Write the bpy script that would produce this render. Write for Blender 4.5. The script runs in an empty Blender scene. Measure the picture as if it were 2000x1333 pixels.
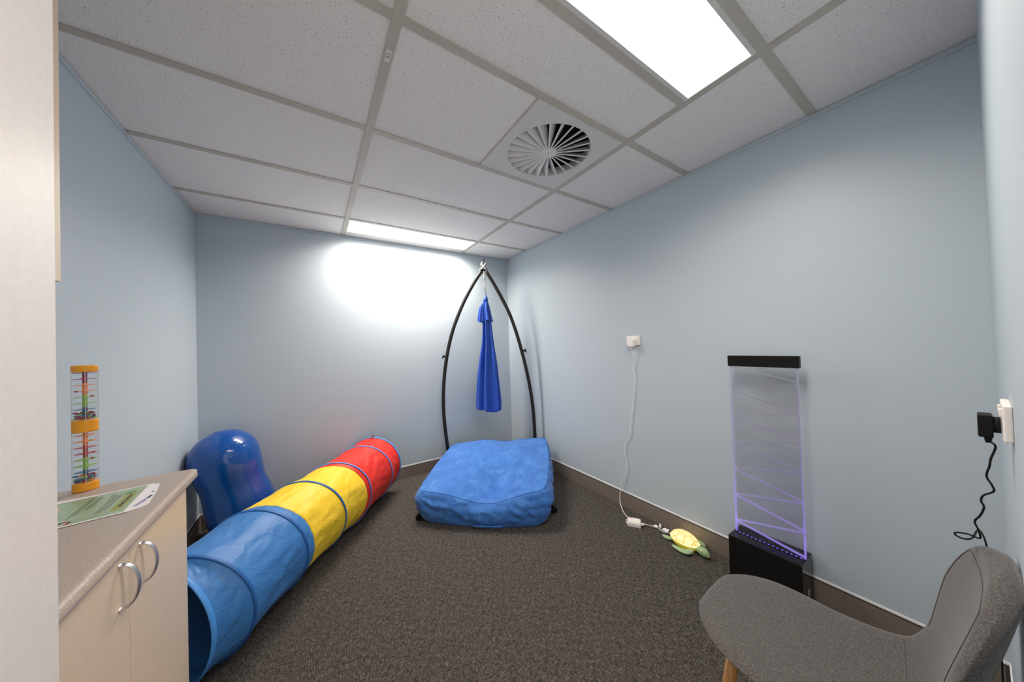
import bpy, bmesh, math, random
from mathutils import Vector, Matrix, noise

# ------------------------------------------------------------------ camera, world, exposure
S = bpy.context.scene
COL = S.collection
H = 1.3184                                    # lens height above the carpet
CAM = Vector((-0.2513, -1.008, H))
YAW, PITCH, ROLL, FPX = 0.5796, 0.0146, -0.0316, 592.42
fwd = Vector((math.sin(YAW) * math.cos(PITCH), math.cos(YAW) * math.cos(PITCH), math.sin(PITCH)))
right0 = Vector((math.cos(YAW), -math.sin(YAW), 0))
up0 = right0.cross(fwd)
RIGHT = math.cos(ROLL) * right0 + math.sin(ROLL) * up0
UP = -math.sin(ROLL) * right0 + math.cos(ROLL) * up0
cd = bpy.data.cameras.new('camera')
cd.sensor_width = 36.0
cd.lens = FPX / 2000.0 * 36.0
cd.clip_start = 0.005
cam = bpy.data.objects.new('camera', cd)
COL.objects.link(cam)
rot = Matrix((RIGHT, UP, -fwd)).transposed().to_4x4()
cam.matrix_world = Matrix.Translation(CAM) @ rot
S.camera = cam

W = bpy.data.worlds.new('world')
S.world = W
W.use_nodes = True
W.node_tree.nodes['Background'].inputs[0].default_value = (1.0, 0.93, 0.86, 1)
W.node_tree.nodes['Background'].inputs[1].default_value = 1.2

S.view_settings.view_transform = 'Standard'
S.view_settings.look = 'None'
S.view_settings.gamma = 1.0
S.view_settings.use_curve_mapping = False
S.view_settings.exposure = 0.06
LAMP = 5.0                                    # radiance of the ceiling panels
PANEL_W, SPREAD = (16.0, 36.0), math.radians(152)      # their prismatic lenses throw most of the light downwards

# ------------------------------------------------------------------ room numbers
XL, XR, YB, YF, ZC = -0.9925, 1.8189, 2.2221, -1.043, 2.4038
R_ = random.Random(4)


# ------------------------------------------------------------------ materials
def lin(c):
    return tuple(((v / 255.0) / 12.92) if v / 255.0 <= 0.04045 else (((v / 255.0) + 0.055) / 1.055) ** 2.4 for v in c)


def nodemat(name, color, rough=0.6, metal=0.0, **kw):
    m = bpy.data.materials.new(name)
    m.use_nodes = True
    nt = m.node_tree
    b = nt.nodes['Principled BSDF']
    b.inputs['Base Color'].default_value = (*color, 1)
    b.inputs['Roughness'].default_value = rough
    b.inputs['Metallic'].default_value = metal
    for k, v in kw.items():
        b.inputs[k.replace('_', ' ')].default_value = v
    return m, nt, b


def grain(nt, lengths, rot):
    """texture space turned first, then measured in feature lengths along its own axes"""
    tc = nt.nodes.new('ShaderNodeTexCoord')
    mp = nt.nodes.new('ShaderNodeMapping')
    mp.vector_type = 'TEXTURE'
    mp.inputs['Scale'].default_value = lengths
    mp.inputs['Rotation'].default_value = rot
    nt.links.new(tc.outputs['Object'], mp.inputs['Vector'])
    return mp.outputs['Vector']


def mapping(nt, scale=(1, 1, 1), coord='Object', rz=0.0):
    tc = nt.nodes.new('ShaderNodeTexCoord')
    mp = nt.nodes.new('ShaderNodeMapping')
    mp.inputs['Scale'].default_value = scale
    mp.inputs['Rotation'].default_value = (0, 0, rz)
    nt.links.new(tc.outputs[coord], mp.inputs['Vector'])
    return mp.outputs['Vector']


def noise_tex(nt, vec, scale, detail=2.0, rough=0.5, distort=0.0):
    n = nt.nodes.new('ShaderNodeTexNoise')
    n.inputs['Scale'].default_value = scale
    n.inputs['Detail'].default_value = detail
    n.inputs['Roughness'].default_value = rough
    n.inputs['Distortion'].default_value = distort
    nt.links.new(vec, n.inputs['Vector'])
    return n.outputs['Fac']


def ramp(nt, fac, stops):
    r = nt.nodes.new('ShaderNodeValToRGB')
    e = r.color_ramp.elements
    while len(e) < len(stops):
        e.new(0.5)
    for el, (p, c) in zip(e, stops):
        el.position = p
        el.color = (*c, 1)
    nt.links.new(fac, r.inputs['Fac'])
    return r.outputs['Color']


def bump(nt, b, fac, strength=0.2, dist=0.002):
    bp = nt.nodes.new('ShaderNodeBump')
    bp.inputs['Strength'].default_value = strength
    bp.inputs['Distance'].default_value = dist
    nt.links.new(fac, bp.inputs['Height'])
    nt.links.new(bp.outputs['Normal'], b.inputs['Normal'])


def mixc(nt, fac, a, b, mode='MIX'):
    m = nt.nodes.new('ShaderNodeMix')
    m.data_type = 'RGBA'
    m.blend_type = mode
    for s, v in ((0, fac), (6, a), (7, b)):
        if hasattr(v, 'links'):
            nt.links.new(v, m.inputs[s])
        else:
            m.inputs[s].default_value = v if s == 0 else (*v, 1)
    return m.outputs[2]


def creases(nt, vec, scale, width=0.035, detail=1.0, distort=0.6):
    """thin raised folds where a slow noise crosses its middle value"""
    f = noise_tex(nt, vec, scale, detail, 0.5, distort)
    return ramp(nt, f, [(0.5 - width * 2.2, (0, 0, 0)), (0.5 - width * 0.25, (1, 1, 1)), (0.5 + width, (0.1, 0.1, 0.1)), (0.5 + width * 2.2, (0, 0, 0))])


M = {}


def plain(key, color, rough=0.5, metal=0.0, **kw):
    M[key] = nodemat(key, color, rough, metal, **kw)[0]


def mottled(key, c1, c2, scale, rough=0.5, bs=0.0, bd=0.002, lo=0.35, hi=0.65, detail=3, vecscale=(1, 1, 1), **kw):
    m, nt, b = nodemat(key, c1, rough, 0, **kw)
    f = noise_tex(nt, mapping(nt, vecscale), scale, detail, 0.55)
    nt.links.new(ramp(nt, f, [(lo, c1), (hi, c2)]), b.inputs['Base Color'])
    if bs:
        bump(nt, b, f, bs, bd)
    M[key] = m
    return m, nt, b


# walls: pale blue satin paint, faint roller stipple
WALL = (0.50, 0.577, 0.636)
mottled('wall_paint', WALL, tuple(c * 1.02 for c in WALL), 160, 0.45, 0.06, 0.001)
# ceiling tile: white mineral fibre with fine pinholes
m, nt, b = nodemat('ceiling_tile', (0.72, 0.69, 0.67), 0.95)
v = mapping(nt)
f = noise_tex(nt, v, 210, 2, 0.5)
g = noise_tex(nt, v, 9, 2, 0.5)
h2 = noise_tex(nt, v, 420, 1, 0.5)
col = ramp(nt, f, [(0.0, (0.10, 0.085, 0.075)), (0.305, (0.14, 0.12, 0.11)), (0.345, (0.89, 0.86, 0.84)), (1.0, (0.92, 0.89, 0.87))])
nt.links.new(col, b.inputs['Base Color'])
bump(nt, b, h2, 0.25, 0.0012)
M['ceiling_tile'] = m
mottled('grid_metal', (0.52, 0.485, 0.42), (0.57, 0.53, 0.46), 6, 0.5)
mottled('white_enamel', (0.72, 0.70, 0.68), (0.76, 0.74, 0.72), 5, 0.4)
plain('vent_blade', (0.80, 0.785, 0.775), 0.4)
plain('black_void', (0.004, 0.004, 0.004), 0.9)
mottled('door_paint', (0.72, 0.68, 0.66), (0.75, 0.71, 0.69), 70, 0.4, 0.12, 0.002, vecscale=(1, 1, 1))
mottled('cream_laminate', (0.68, 0.535, 0.405), (0.70, 0.555, 0.42), 40, 0.42, 0.03, 0.001)
mottled('taupe_laminate', (0.36, 0.29, 0.245), (0.50, 0.42, 0.365), 260, 0.42, 0.05, 0.0006, 0.35, 0.66, 4)
mottled('skirting_paint', (0.20, 0.165, 0.14), (0.215, 0.18, 0.153), 20, 0.35)
plain('white_bead', (0.97, 0.96, 0.95), 0.2)
plain('black_gap', (0.008, 0.008, 0.008), 0.7)
m, nt, b = nodemat('brushed_chrome', (0.55, 0.54, 0.55), 0.38, 1.0)
bump(nt, b, noise_tex(nt, mapping(nt, (1, 1, 0.05)), 900), 0.05, 0.0003)
M['brushed_chrome'] = m
# carpet: dark brown grey woven loop with cross strokes
m, nt, b = nodemat('carpet', (0.06, 0.05, 0.045), 0.95)
fx = noise_tex(nt, mapping(nt, (40, 260, 10), rz=0.0), 1.0, 3, 0.65, 0.3)
fy = noise_tex(nt, mapping(nt, (260, 40, 10), rz=0.0), 1.0, 3, 0.65, 0.3)
fm = noise_tex(nt, mapping(nt), 30, 2, 0.5)
fd = noise_tex(nt, mapping(nt), 260, 2, 0.6)
mask = ramp(nt, fm, [(0.40, (0.25, 0.25, 0.25)), (0.60, (0.75, 0.75, 0.75))])
ff = mixc(nt, mask, fx, fy)
ff = mixc(nt, 0.32, ff, fd)
cr = ramp(nt, ff, [(0.40, (0.008, 0.0068, 0.006)), (0.49, (0.042, 0.035, 0.030)), (0.60, (0.17, 0.148, 0.130))])
nt.links.new(cr, b.inputs['Base Color'])
bump(nt, b, ff, 0.7, 0.006)
M['carpet'] = m
# suede cushion: blue nap brushed in patches
m, nt, b = nodemat('blue_suede', lin((60, 122, 200)), 0.85)
v = mapping(nt)
f1 = noise_tex(nt, v, 7.5, 5, 0.62, 0.8)
f2 = noise_tex(nt, v, 60, 4, 0.6)
c = ramp(nt, f1, [(0.32, (0.020, 0.122, 0.45)), (0.52, (0.034, 0.168, 0.54)), (0.72, (0.075, 0.25, 0.64))])
nt.links.new(mixc(nt, 0.10, c, ramp(nt, f2, [(0.3, (0.02, 0.1, 0.4)), (0.7, (0.2, 0.4, 0.8))])), b.inputs['Base Color'])
f3 = noise_tex(nt, v, 15, 4, 0.55, 1.0)
cr1 = creases(nt, grain(nt, (0.30, 0.11, 0.11), (0.2, 0.3, 0.9)), 1.0, 0.05, 1.0, 0.3)
bump(nt, b, mixc(nt, 0.16, f3, cr1), 0.5, 0.014)
b.inputs['Sheen Weight'].default_value = 0.12
b.inputs['Sheen Roughness'].default_value = 0.5
M['blue_suede'] = m
plain('blue_suede_seam', (0.016, 0.085, 0.30), 0.8)


def nylon(key, c):
    m, nt, b = nodemat(key, c, 0.5)
    v = mapping(nt)
    f = noise_tex(nt, grain(nt, (0.22, 0.07, 0.07), (0.6, 0.35, 1.5)), 1.0, 2, 0.5, 0.3)

    def facets(lengths, rot, feature):
        vo = nt.nodes.new('ShaderNodeTexVoronoi')
        vo.feature = feature
        vo.inputs['Scale'].default_value = 1.0
        nt.links.new(grain(nt, lengths, rot), vo.inputs['Vector'])
        return vo.outputs['Distance']
    fa = facets((0.34, 0.085, 0.085), (0.5, 0.75, 1.55), 'F1')
    fb = facets((0.26, 0.075, 0.075), (-0.4, -0.65, 0.75), 'F1')
    fe = ramp(nt, facets((0.40, 0.10, 0.10), (0.3, 0.5, 1.2), 'DISTANCE_TO_EDGE'), [(0.0, (1, 1, 1)), (0.045, (0, 0, 0))])
    ff = mixc(nt, 0.30, mixc(nt, 0.5, fa, fb), f)
    ff = mixc(nt, 0.055, ff, fe)
    bump(nt, b, ff, 0.55, 0.022)
    b.inputs['Sheen Weight'].default_value = 0.02
    M[key] = m


nylon('blue_nylon', lin((58, 122, 190)))
nylon('yellow_nylon', (0.93, 0.62, 0.022))
nylon('red_nylon', (0.76, 0.024, 0.011))
plain('blue_piping', lin((72, 146, 222)), 0.45)
plain('dark_blue_piping', lin((36, 98, 168)), 0.45)
# gym ball: glossy deep blue vinyl with moulded ribs
m, nt, b = nodemat('ball_vinyl', (0.0015, 0.070, 0.33), 0.15)
b.inputs['Coat Weight'].default_value = 0.3
b.inputs['Coat Roughness'].default_value = 0.06
b.inputs['Subsurface Weight'].default_value = 0.0
w = nt.nodes.new('ShaderNodeTexWave')
w.wave_type = 'BANDS'
w.bands_direction = 'Z'
w.inputs['Scale'].default_value = 9.0
w.inputs['Distortion'].default_value = 1.2
w.inputs['Detail'].default_value = 1.0
nt.links.new(mapping(nt), w.inputs['Vector'])
bump(nt, b, ramp(nt, w.outputs['Fac'], [(0.0, (0, 0, 0)), (0.04, (1, 1, 1))]), 0.25, 0.002)
M['ball_vinyl'] = m
mottled('black_tube', (0.006, 0.0055, 0.005), (0.009, 0.008, 0.007), 30, 0.5)
plain('black_plastic', (0.004, 0.0038, 0.0036), 0.5, Specular_IOR_Level=0.25)
plain('black_gloss', (0.006, 0.006, 0.0065), 0.12)
plain('steel', (0.55, 0.55, 0.55), 0.25, 1.0)
plain('white_webbing', (0.78, 0.76, 0.72), 0.8)
plain('grey_cord', (0.32, 0.31, 0.31), 0.7)
m, nt, b = nodemat('blue_lycra', (0.008, 0.075, 0.47), 0.45)
bump(nt, b, noise_tex(nt, mapping(nt, (60, 60, 3)), 1.0, 3, 0.5), 0.25, 0.008)
b.inputs['Sheen Weight'].default_value = 0.2
M['blue_lycra'] = m
plain('white_plastic', (0.90, 0.845, 0.79), 0.35)
plain('white_plastic_cool', (0.90, 0.87, 0.855), 0.35)
plain('white_cable', (0.92, 0.89, 0.865), 0.45)
plain('socket_slot', (0.05, 0.05, 0.05), 0.5)
plain('orange_mark', (0.8, 0.12, 0.02), 0.5)
plain('paper_white', (0.80, 0.77, 0.78), 0.7)
mottled('flyer_green', lin((156, 176, 148)), lin((146, 166, 126)), 18, 0.25)
plain('flyer_olive', lin((150, 155, 70)), 0.4)
plain('flyer_leaf', lin((60, 135, 85)), 0.4)
plain('flyer_cream', lin((215, 190, 145)), 0.4)
plain('flyer_ink', (0.04, 0.035, 0.035), 0.5)
plain('flyer_red', (0.40, 0.05, 0.03), 0.5)
plain('flyer_navy', (0.015, 0.03, 0.09), 0.5)
plain('flyer_tan', (0.65, 0.38, 0.18), 0.5)
plain('flyer_lilac', lin((160, 150, 185)), 0.5)
plain('toy_orange', (0.90, 0.36, 0.015), 0.28)
TOYC = {'magenta': (0.33, 0.012, 0.06), 'amber': (0.95, 0.28, 0.02), 'lime': (0.30, 0.58, 0.02), 'teal': (0.01, 0.14, 0.30), 'red': (0.55, 0.02, 0.02)}
for k, c in TOYC.items():
    plain('toy_' + k, c, 0.3)
# chair: grey melange wool
m, nt, b = nodemat('grey_wool', (0.15, 0.135, 0.125), 0.95)
f1 = noise_tex(nt, mapping(nt, (600, 190, 600)), 1.0, 3, 0.65, 0.5)
f2 = noise_tex(nt, mapping(nt), 330, 3, 0.7)
f = mixc(nt, 0.5, f1, f2)
nt.links.new(ramp(nt, f, [(0.34, (0.026, 0.0235, 0.023)), (0.5, (0.076, 0.069, 0.066)), (0.66, (0.175, 0.158, 0.15))]), b.inputs['Base Color'])
bump(nt, b, f, 0.35, 0.0015)
b.inputs['Sheen Weight'].default_value = 0.25
M['grey_wool'] = m
plain('grey_thread', (0.058, 0.053, 0.051), 0.95)
m, nt, b = nodemat('oak', (0.42, 0.20, 0.055), 0.4)
f = noise_tex(nt, mapping(nt, (160, 160, 5)), 1.0, 4, 0.6, 0.6)
nt.links.new(ramp(nt, f, [(0.35, (0.32, 0.14, 0.035)), (0.65, (0.50, 0.25, 0.07))]), b.inputs['Base Color'])
M['oak'] = m
mottled('turtle_skin', lin((148, 176, 130)), lin((158, 184, 138)), 40, 0.35, Subsurface_Weight=0.0)


def emitter(key, color, strength, base=(0.8, 0.8, 0.8)):
    m, nt, b = nodemat(key, base, 0.5)
    b.inputs['Emission Color'].default_value = (*color, 1)
    b.inputs['Emission Strength'].default_value = strength
    M[key] = m


emitter('lamp_diffuser', (1.0, 0.93, 0.86), LAMP)
emitter('turtle_scute', (1.0, 0.86, 0.36), 1.0, (0.8, 0.7, 0.3))
emitter('turtle_groove', (1.0, 0.66, 0.05), 0.70, (0.8, 0.55, 0.05))
emitter('turtle_belly', (0.85, 0.66, 0.05), 0.30, (0.42, 0.36, 0.06))
plain('turtle_eye', (0.75, 0.52, 0.12), 0.3)


def acrylic(key, tint=(1, 1, 1), haze=0.0, em=None, es=0.0, gloss=0.06):
    """clear sheet: mostly straight-through, a fresnel shine, and a little edge-lit LED light"""
    m = bpy.data.materials.new(key)
    m.use_nodes = True
    nt = m.node_tree
    nt.nodes.clear()
    out = nt.nodes.new('ShaderNodeOutputMaterial')
    tr = nt.nodes.new('ShaderNodeBsdfTransparent')
    tr.inputs[0].default_value = (*tint, 1)
    gl = nt.nodes.new('ShaderNodeBsdfGlossy')
    gl.inputs['Roughness'].default_value = 0.04
    lw = nt.nodes.new('ShaderNodeLayerWeight')      # both faces of a thin sheet shine alike
    lw.inputs['Blend'].default_value = 0.5
    p5 = nt.nodes.new('ShaderNodeMath')
    p5.operation = 'POWER'
    p5.inputs[1].default_value = 5.0
    nt.links.new(lw.outputs['Facing'], p5.inputs[0])
    fr = nt.nodes.new('ShaderNodeMath')
    fr.operation = 'MULTIPLY_ADD'
    fr.inputs[1].default_value = 0.7
    fr.inputs[2].default_value = 0.022
    nt.links.new(p5.outputs[0], fr.inputs[0])
    mx = nt.nodes.new('ShaderNodeMixShader')
    nt.links.new(fr.outputs[0], mx.inputs[0])
    nt.links.new(tr.outputs[0], mx.inputs[1])
    nt.links.new(gl.outputs[0], mx.inputs[2])
    sh = mx.outputs[0]
    if haze:
        df = nt.nodes.new('ShaderNodeBsdfDiffuse')
        df.inputs[0].default_value = (0.94, 0.93, 0.96, 1)
        m2 = nt.nodes.new('ShaderNodeMixShader')
        m2.inputs[0].default_value = haze
        nt.links.new(sh, m2.inputs[1])
        nt.links.new(df.outputs[0], m2.inputs[2])
        sh = m2.outputs[0]
    if em:
        e = nt.nodes.new('ShaderNodeEmission')
        e.inputs[0].default_value = (*em, 1)
        e.inputs[1].default_value = es
        ad = nt.nodes.new('ShaderNodeAddShader')
        nt.links.new(sh, ad.inputs[0])
        nt.links.new(e.outputs[0], ad.inputs[1])
        sh = ad.outputs[0]
    nt.links.new(sh, out.inputs[0])
    M[key] = m


acrylic('clear_sheet', (0.995, 0.995, 0.998), 0.0)
acrylic('toy_clear', (0.95, 0.95, 0.965), 0.04)
acrylic('toy_rib', (0.80, 0.80, 0.86), 0.35)
PURPLE = (0.26, 0.13, 1.0)
for i, es in enumerate((0.02, 0.03, 0.045, 0.06, 0.10, 0.15, 0.22)):
    acrylic('ramp_lit_%d' % i, (0.97, 0.97, 0.985), 0.14, PURPLE, es * 0.85)
for i in range(10):
    acrylic('edge_lit_%d' % i, (0.96, 0.955, 0.98), 0.17, PURPLE, 0.6 * (0.42, 0.30, 0.215, 0.155, 0.115, 0.09, 0.07, 0.055, 0.045, 0.04)[i])
emitter('led_violet', (0.22, 0.10, 1.0), 1.6, (0.1, 0.1, 0.3))
plain('led_black', (0.004, 0.004, 0.012), 0.25)


# ------------------------------------------------------------------ mesh helpers
def link(o, parent=None):
    COL.objects.link(o)
    if parent:
        o.parent = parent
    return o


def mesh(name, verts, faces, mat, parent=None, smooth=False, mats=None, idx=None):
    me = bpy.data.meshes.new(name)
    me.from_pydata([tuple(v) for v in verts], [], faces)
    for k in (mats or [mat]):
        me.materials.append(M[k])
    if idx:
        for p, i in zip(me.polygons, idx):
            p.material_index = i
    if smooth:
        for p in me.polygons:
            p.use_smooth = True
    me.update()
    return link(bpy.data.objects.new(name, me), parent)


class MB:
    """collects pieces of ONE part"""

    def __init__(self):
        self.v, self.f = [], []

    def add(self, v, f):
        n = len(self.v)
        self.v += [Vector(p) for p in v]
        self.f += [tuple(i + n for i in q) for q in f]
        return self

    def box(self, a, b):
        (x0, y0, z0), (x1, y1, z1) = a, b
        return self.add([(x0, y0, z0), (x1, y0, z0), (x1, y1, z0), (x0, y1, z0), (x0, y0, z1), (x1, y0, z1), (x1, y1, z1), (x0, y1, z1)],
                        [(3, 2, 1, 0), (4, 5, 6, 7), (0, 1, 5, 4), (1, 2, 6, 5), (2, 3, 7, 6), (3, 0, 4, 7)])

    def tube(self, pts, r, seg=10, cap=True):
        pts = [Vector(p) for p in pts]
        n = len(pts)
        rs = r if isinstance(r, (list, tuple)) else [r] * n
        t0 = (pts[1] - pts[0]).normalized()
        a = t0.orthogonal().normalized()
        V, F = [], []
        for i, p in enumerate(pts):
            t = (pts[min(i + 1, n - 1)] - pts[max(i - 1, 0)]).normalized()
            a = (a - t * a.dot(t)).normalized()
            b = t.cross(a)
            for k in range(seg):
                an = 2 * math.pi * k / seg
                V.append(p + (a * math.cos(an) + b * math.sin(an)) * rs[i])
        for i in range(n - 1):
            for k in range(seg):
                k2 = (k + 1) % seg
                F.append((i * seg + k, i * seg + k2, (i + 1) * seg + k2, (i + 1) * seg + k))
        if cap:
            F.append(tuple(range(seg - 1, -1, -1)))
            F.append(tuple((n - 1) * seg + k for k in range(seg)))
        return self.add(V, F)

    def loop_tube(self, pts, r, seg=8):
        pts = [Vector(p) for p in pts]
        n = len(pts)
        c = sum(pts, Vector()) / n
        V, F = [], []
        for i, p in enumerate(pts):
            t = (pts[(i + 1) % n] - pts[i - 1]).normalized()
            a = (p - c)
            a = (a - t * a.dot(t)).normalized()
            b = t.cross(a)
            for k in range(seg):
                an = 2 * math.pi * k / seg
                V.append(p + (a * math.cos(an) + b * math.sin(an)) * r)
        for i in range(n):
            j = (i + 1) % n
            for k in range(seg):
                k2 = (k + 1) % seg
                F.append((i * seg + k, i * seg + k2, j * seg + k2, j * seg + k))
        return self.add(V, F)

    def prism(self, poly, z0, z1):
        n = len(poly)
        V = [(x, y, z0) for x, y in poly] + [(x, y, z1) for x, y in poly]
        F = [tuple(range(n - 1, -1, -1)), tuple(range(n, 2 * n))]
        F += [(i, (i + 1) % n, n + (i + 1) % n, n + i) for i in range(n)]
        return self.add(V, F)

    def ball(self, c, r, s=(1, 1, 1), nu=14, nv=9):
        V, F = [], []
        for j in range(nv + 1):
            th = math.pi * j / nv
            for i in range(nu):
                ph = 2 * math.pi * i / nu
                V.append(Vector(c) + Vector((r * s[0] * math.sin(th) * math.cos(ph), r * s[1] * math.sin(th) * math.sin(ph), r * s[2] * math.cos(th))))
        for j in range(nv):
            for i in range(nu):
                i2 = (i + 1) % nu
                F.append((j * nu + i, (j + 1) * nu + i, (j + 1) * nu + i2, j * nu + i2))
        return self.add(V, F)

    def xf(self, mat):
        self.v = [mat @ p for p in self.v]
        return self

    def build(self, name, mat, parent=None, smooth=False, bevel=0.0, mats=None, idx=None, merge=False):
        o = mesh(name, self.v, self.f, mat, parent, smooth, mats, idx)
        if merge:
            bm = bmesh.new()
            bm.from_mesh(o.data)
            bmesh.ops.remove_doubles(bm, verts=bm.verts, dist=1e-6)
            bm.to_mesh(o.data)
            bm.free()
        if bevel:
            md = o.modifiers.new('bevel', 'BEVEL')
            md.width = bevel
            md.segments = 3
            md.limit_method = 'ANGLE'
            md.angle_limit = math.radians(40)
        return o


def box(name, a, b, mat, parent=None, bevel=0.0):
    return MB().box(a, b).build(name, mat, parent, False, bevel)


def autosmooth(o, deg=40):
    for p in o.data.polygons:
        p.use_smooth = True
    me = o.data
    bm = bmesh.new()
    bm.from_mesh(me)
    for e in bm.edges:
        if len(e.link_faces) == 2 and e.calc_face_angle(0) > math.radians(deg):
            e.smooth = False
    bm.to_mesh(me)
    bm.free()
    return o


def catmull(P, n, closed=False):
    P = [Vector(p) for p in P]
    k = len(P) if closed else len(P) - 1
    out = []
    for j in range(n):
        t = j * k / (n if closed else n - 1)
        i = min(int(t), k - 1)
        f = t - i
        if closed:
            a, b, c, d = P[i - 1], P[i % len(P)], P[(i + 1) % len(P)], P[(i + 2) % len(P)]
        else:
            a = P[i - 1] if i > 0 else 2 * P[0] - P[1]
            b, c = P[i], P[i + 1]
            d = P[i + 2] if i + 2 < len(P) else 2 * P[-1] - P[-2]
        out.append(0.5 * (2 * b + (c - a) * f + (2 * a - 5 * b + 4 * c - d) * f * f + (3 * b - a - 3 * c + d) * f ** 3))
    return out


def thing(name, label, cat, loc=(0, 0, 0), rz=0.0, group=None):
    o = bpy.data.objects.new(name, None)
    o.empty_display_size = 0.05
    o.location = loc
    o.rotation_euler = (0, 0, rz)
    COL.objects.link(o)
    return tag(o, label, cat, group)


def tag(o, label, cat, group=None):
    o['label'] = label
    o['category'] = cat
    if group:
        o['group'] = group
    return o


def struct(o, label=None):
    o['kind'] = 'structure'
    if label:
        o['label'] = label
    return o


def local(root, o):
    """part built in world numbers, hung on a thing standing elsewhere (roots here carry only location and z rotation)"""
    mw = Matrix.Translation(root.location) @ Matrix.Rotation(root.rotation_euler[2], 4, 'Z')
    o.data.transform(mw.inverted())
    return o


def text_mesh(name, body, size, mat, parent, mw, thick=0.0003):
    cu = bpy.data.curves.new(name, 'FONT')
    cu.body = body
    cu.size = size
    cu.align_x = 'CENTER'
    cu.align_y = 'CENTER'
    cu.extrude = thick
    cu.resolution_u = 3
    tmp = bpy.data.objects.new('tmp_text', cu)
    COL.objects.link(tmp)
    bpy.context.view_layer.update()
    me = bpy.data.meshes.new_from_object(tmp.evaluated_get(bpy.context.evaluated_depsgraph_get()))
    bpy.data.objects.remove(tmp)
    bpy.data.curves.remove(cu)
    me.materials.clear()
    me.materials.append(M[mat])
    me.transform(mw)
    return link(bpy.data.objects.new(name, me), parent)


# ------------------------------------------------------------------ room shell
T = 0.12
struct(box('floor', (XL - T, YF - 0.9, -0.1), (XR + T, YB + T, 0), 'carpet'), 'dark brown grey woven carpet')
struct(box('wall_back', (XL - T, YB, 0), (XR + T, YB + T, ZC + 0.1), 'wall_paint'), 'pale blue back wall washed by the far light')
struct(box('wall_left', (XL - T, YF - T, 0), (XL, YB, ZC + 0.1), 'wall_paint'), 'pale blue wall behind the worktop')
struct(box('wall_right', (XR, YF - T, 0), (XR + T, YB, ZC + 0.1), 'wall_paint'), 'pale blue long wall on the right')
DX0, DX1, DH = -0.60, 0.28, 2.06
wf = MB().box((XL, YF - T, 0), (DX0 - 0.035, YF, ZC + 0.1)).box((DX1, YF - T, 0), (XR, YF, ZC + 0.1)).box((DX0 - 0.035, YF - T, DH), (DX1, YF, ZC + 0.1))
struct(wf.build('wall_front', 'wall_paint'), 'pale blue wall at the right edge with the doorway in it')

# ceiling tiles: openings left for the two lamps and the air diffuser
LX0, LX1 = 0.0, 1.2
GY = [-0.6, 0.0, 0.6, 1.2, 1.8]
ct = MB()
zt = ZC + 0.006
holes = [(0.0, -0.6, 1.2, -0.3), (0.0, 1.8, 1.2, 2.1), (0.6, 0.0, 1.2, 0.6)]
xs = sorted({XL - T, 0.0, 0.6, 1.2, XR + T})
ys = sorted({YF - T, -0.6, -0.3, 0.0, 0.6, 1.8, 2.1, YB + T})
for i in range(len(xs) - 1):
    for j in range(len(ys) - 1):
        cx, cy = (xs[i] + xs[i + 1]) / 2, (ys[j] + ys[j + 1]) / 2
        if any(a < cx < c and b_ < cy < d for a, b_, c, d in holes):
            continue
        ct.box((xs[i], ys[j], zt), (xs[i + 1], ys[j + 1], zt + 0.015))
struct(ct.build('ceiling', 'ceiling_tile', merge=True), 'white pinholed lay-in ceiling tiles')
tn = [0]


def trim(a, b, mat, label, bevel=0.0):
    tn[0] += 1
    return struct(box('trim_%d' % tn[0], a, b, mat, None, bevel), label)


hw = 0.0165
for x in (0.0, 1.2):
    trim((x - hw, YF, ZC), (x + hw, YB, ZC + 0.012), 'grid_metal', 'main beige ceiling grid bar')
for y in GY:
    for x0, x1 in ((XL, -hw), (hw, 1.2 - hw), (1.2 + hw, XR)):
        trim((x0, y - hw, ZC + 0.0008), (x1, y + hw, ZC + 0.012), 'grid_metal', 'cross bar of the ceiling grid')
trim((hw, -0.3 - hw, ZC + 0.0008), (1.2 - hw, -0.3 + hw, ZC + 0.012), 'grid_metal', 'cross bar beside the near lamp')
trim((0.6 - 0.004, hw, ZC + 0.0008), (0.6 + 0.004, 0.6 - hw, ZC + 0.012), 'grid_metal', 'thin bar beside the air diffuser')
trim((hw, 2.095, ZC + 0.001), (1.2 - hw, YB, ZC + 0.012), 'white_enamel', 'white filler strip between far lamp and wall')
for x0, x1, y0, y1 in ((XR - 0.006, XR, YF, YB), (XL, XR, YB - 0.006, YB), (XL, XL + 0.006, YF, YB)):
    trim((x0, y0, ZC - 0.018), (x1, y1, ZC), 'wall_paint', 'pale blue angle trim where wall meets ceiling')

# skirting boards: brown grey board, dark gap and white bead on top
SK = 0.110


def skirting(side, a, b, axis, n):
    """a, b run along the axis; n is the inward normal sign"""
    def seg(z0, z1, d, name, mat, parent=None):
        if axis == 'y':
            w0 = XR if side == 'right' else XL
            x0, x1 = sorted((w0, w0 + n * d))
            return box(name, (x0, a, z0), (x1, b, z1), mat, parent)
        w0 = YB if side == 'back' else YF
        y0, y1 = sorted((w0, w0 + n * d))
        return box(name, (a, y0, z0), (b, y1, z1), mat, parent)
    o = struct(seg(0, SK, 0.012, 'baseboard_' + side, 'skirting_paint'), 'brown grey skirting board with white top bead')
    seg(SK, SK + 0.002, 0.012, 'top_edge', 'black_gap', o)
    seg(SK + 0.002, SK + 0.011, 0.0035, 'top_bead', 'white_bead', o)


skirting('back', XL, XR, 'x', -1)
skirting('right', YF, YB - 0.012, 'y', -1)
skirting('left', 0.55, YB - 0.012, 'y', 1)
skirting('front', DX1 + 0.06, XR - 0.012, 'x', 1)

# open door leaf
dr = struct(box('door_1', (-0.605, YF, 0.008), (-0.570, -0.262, 2.05), 'door_paint', None, 0.002), 'white painted door leaf standing open at the left edge')

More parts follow.
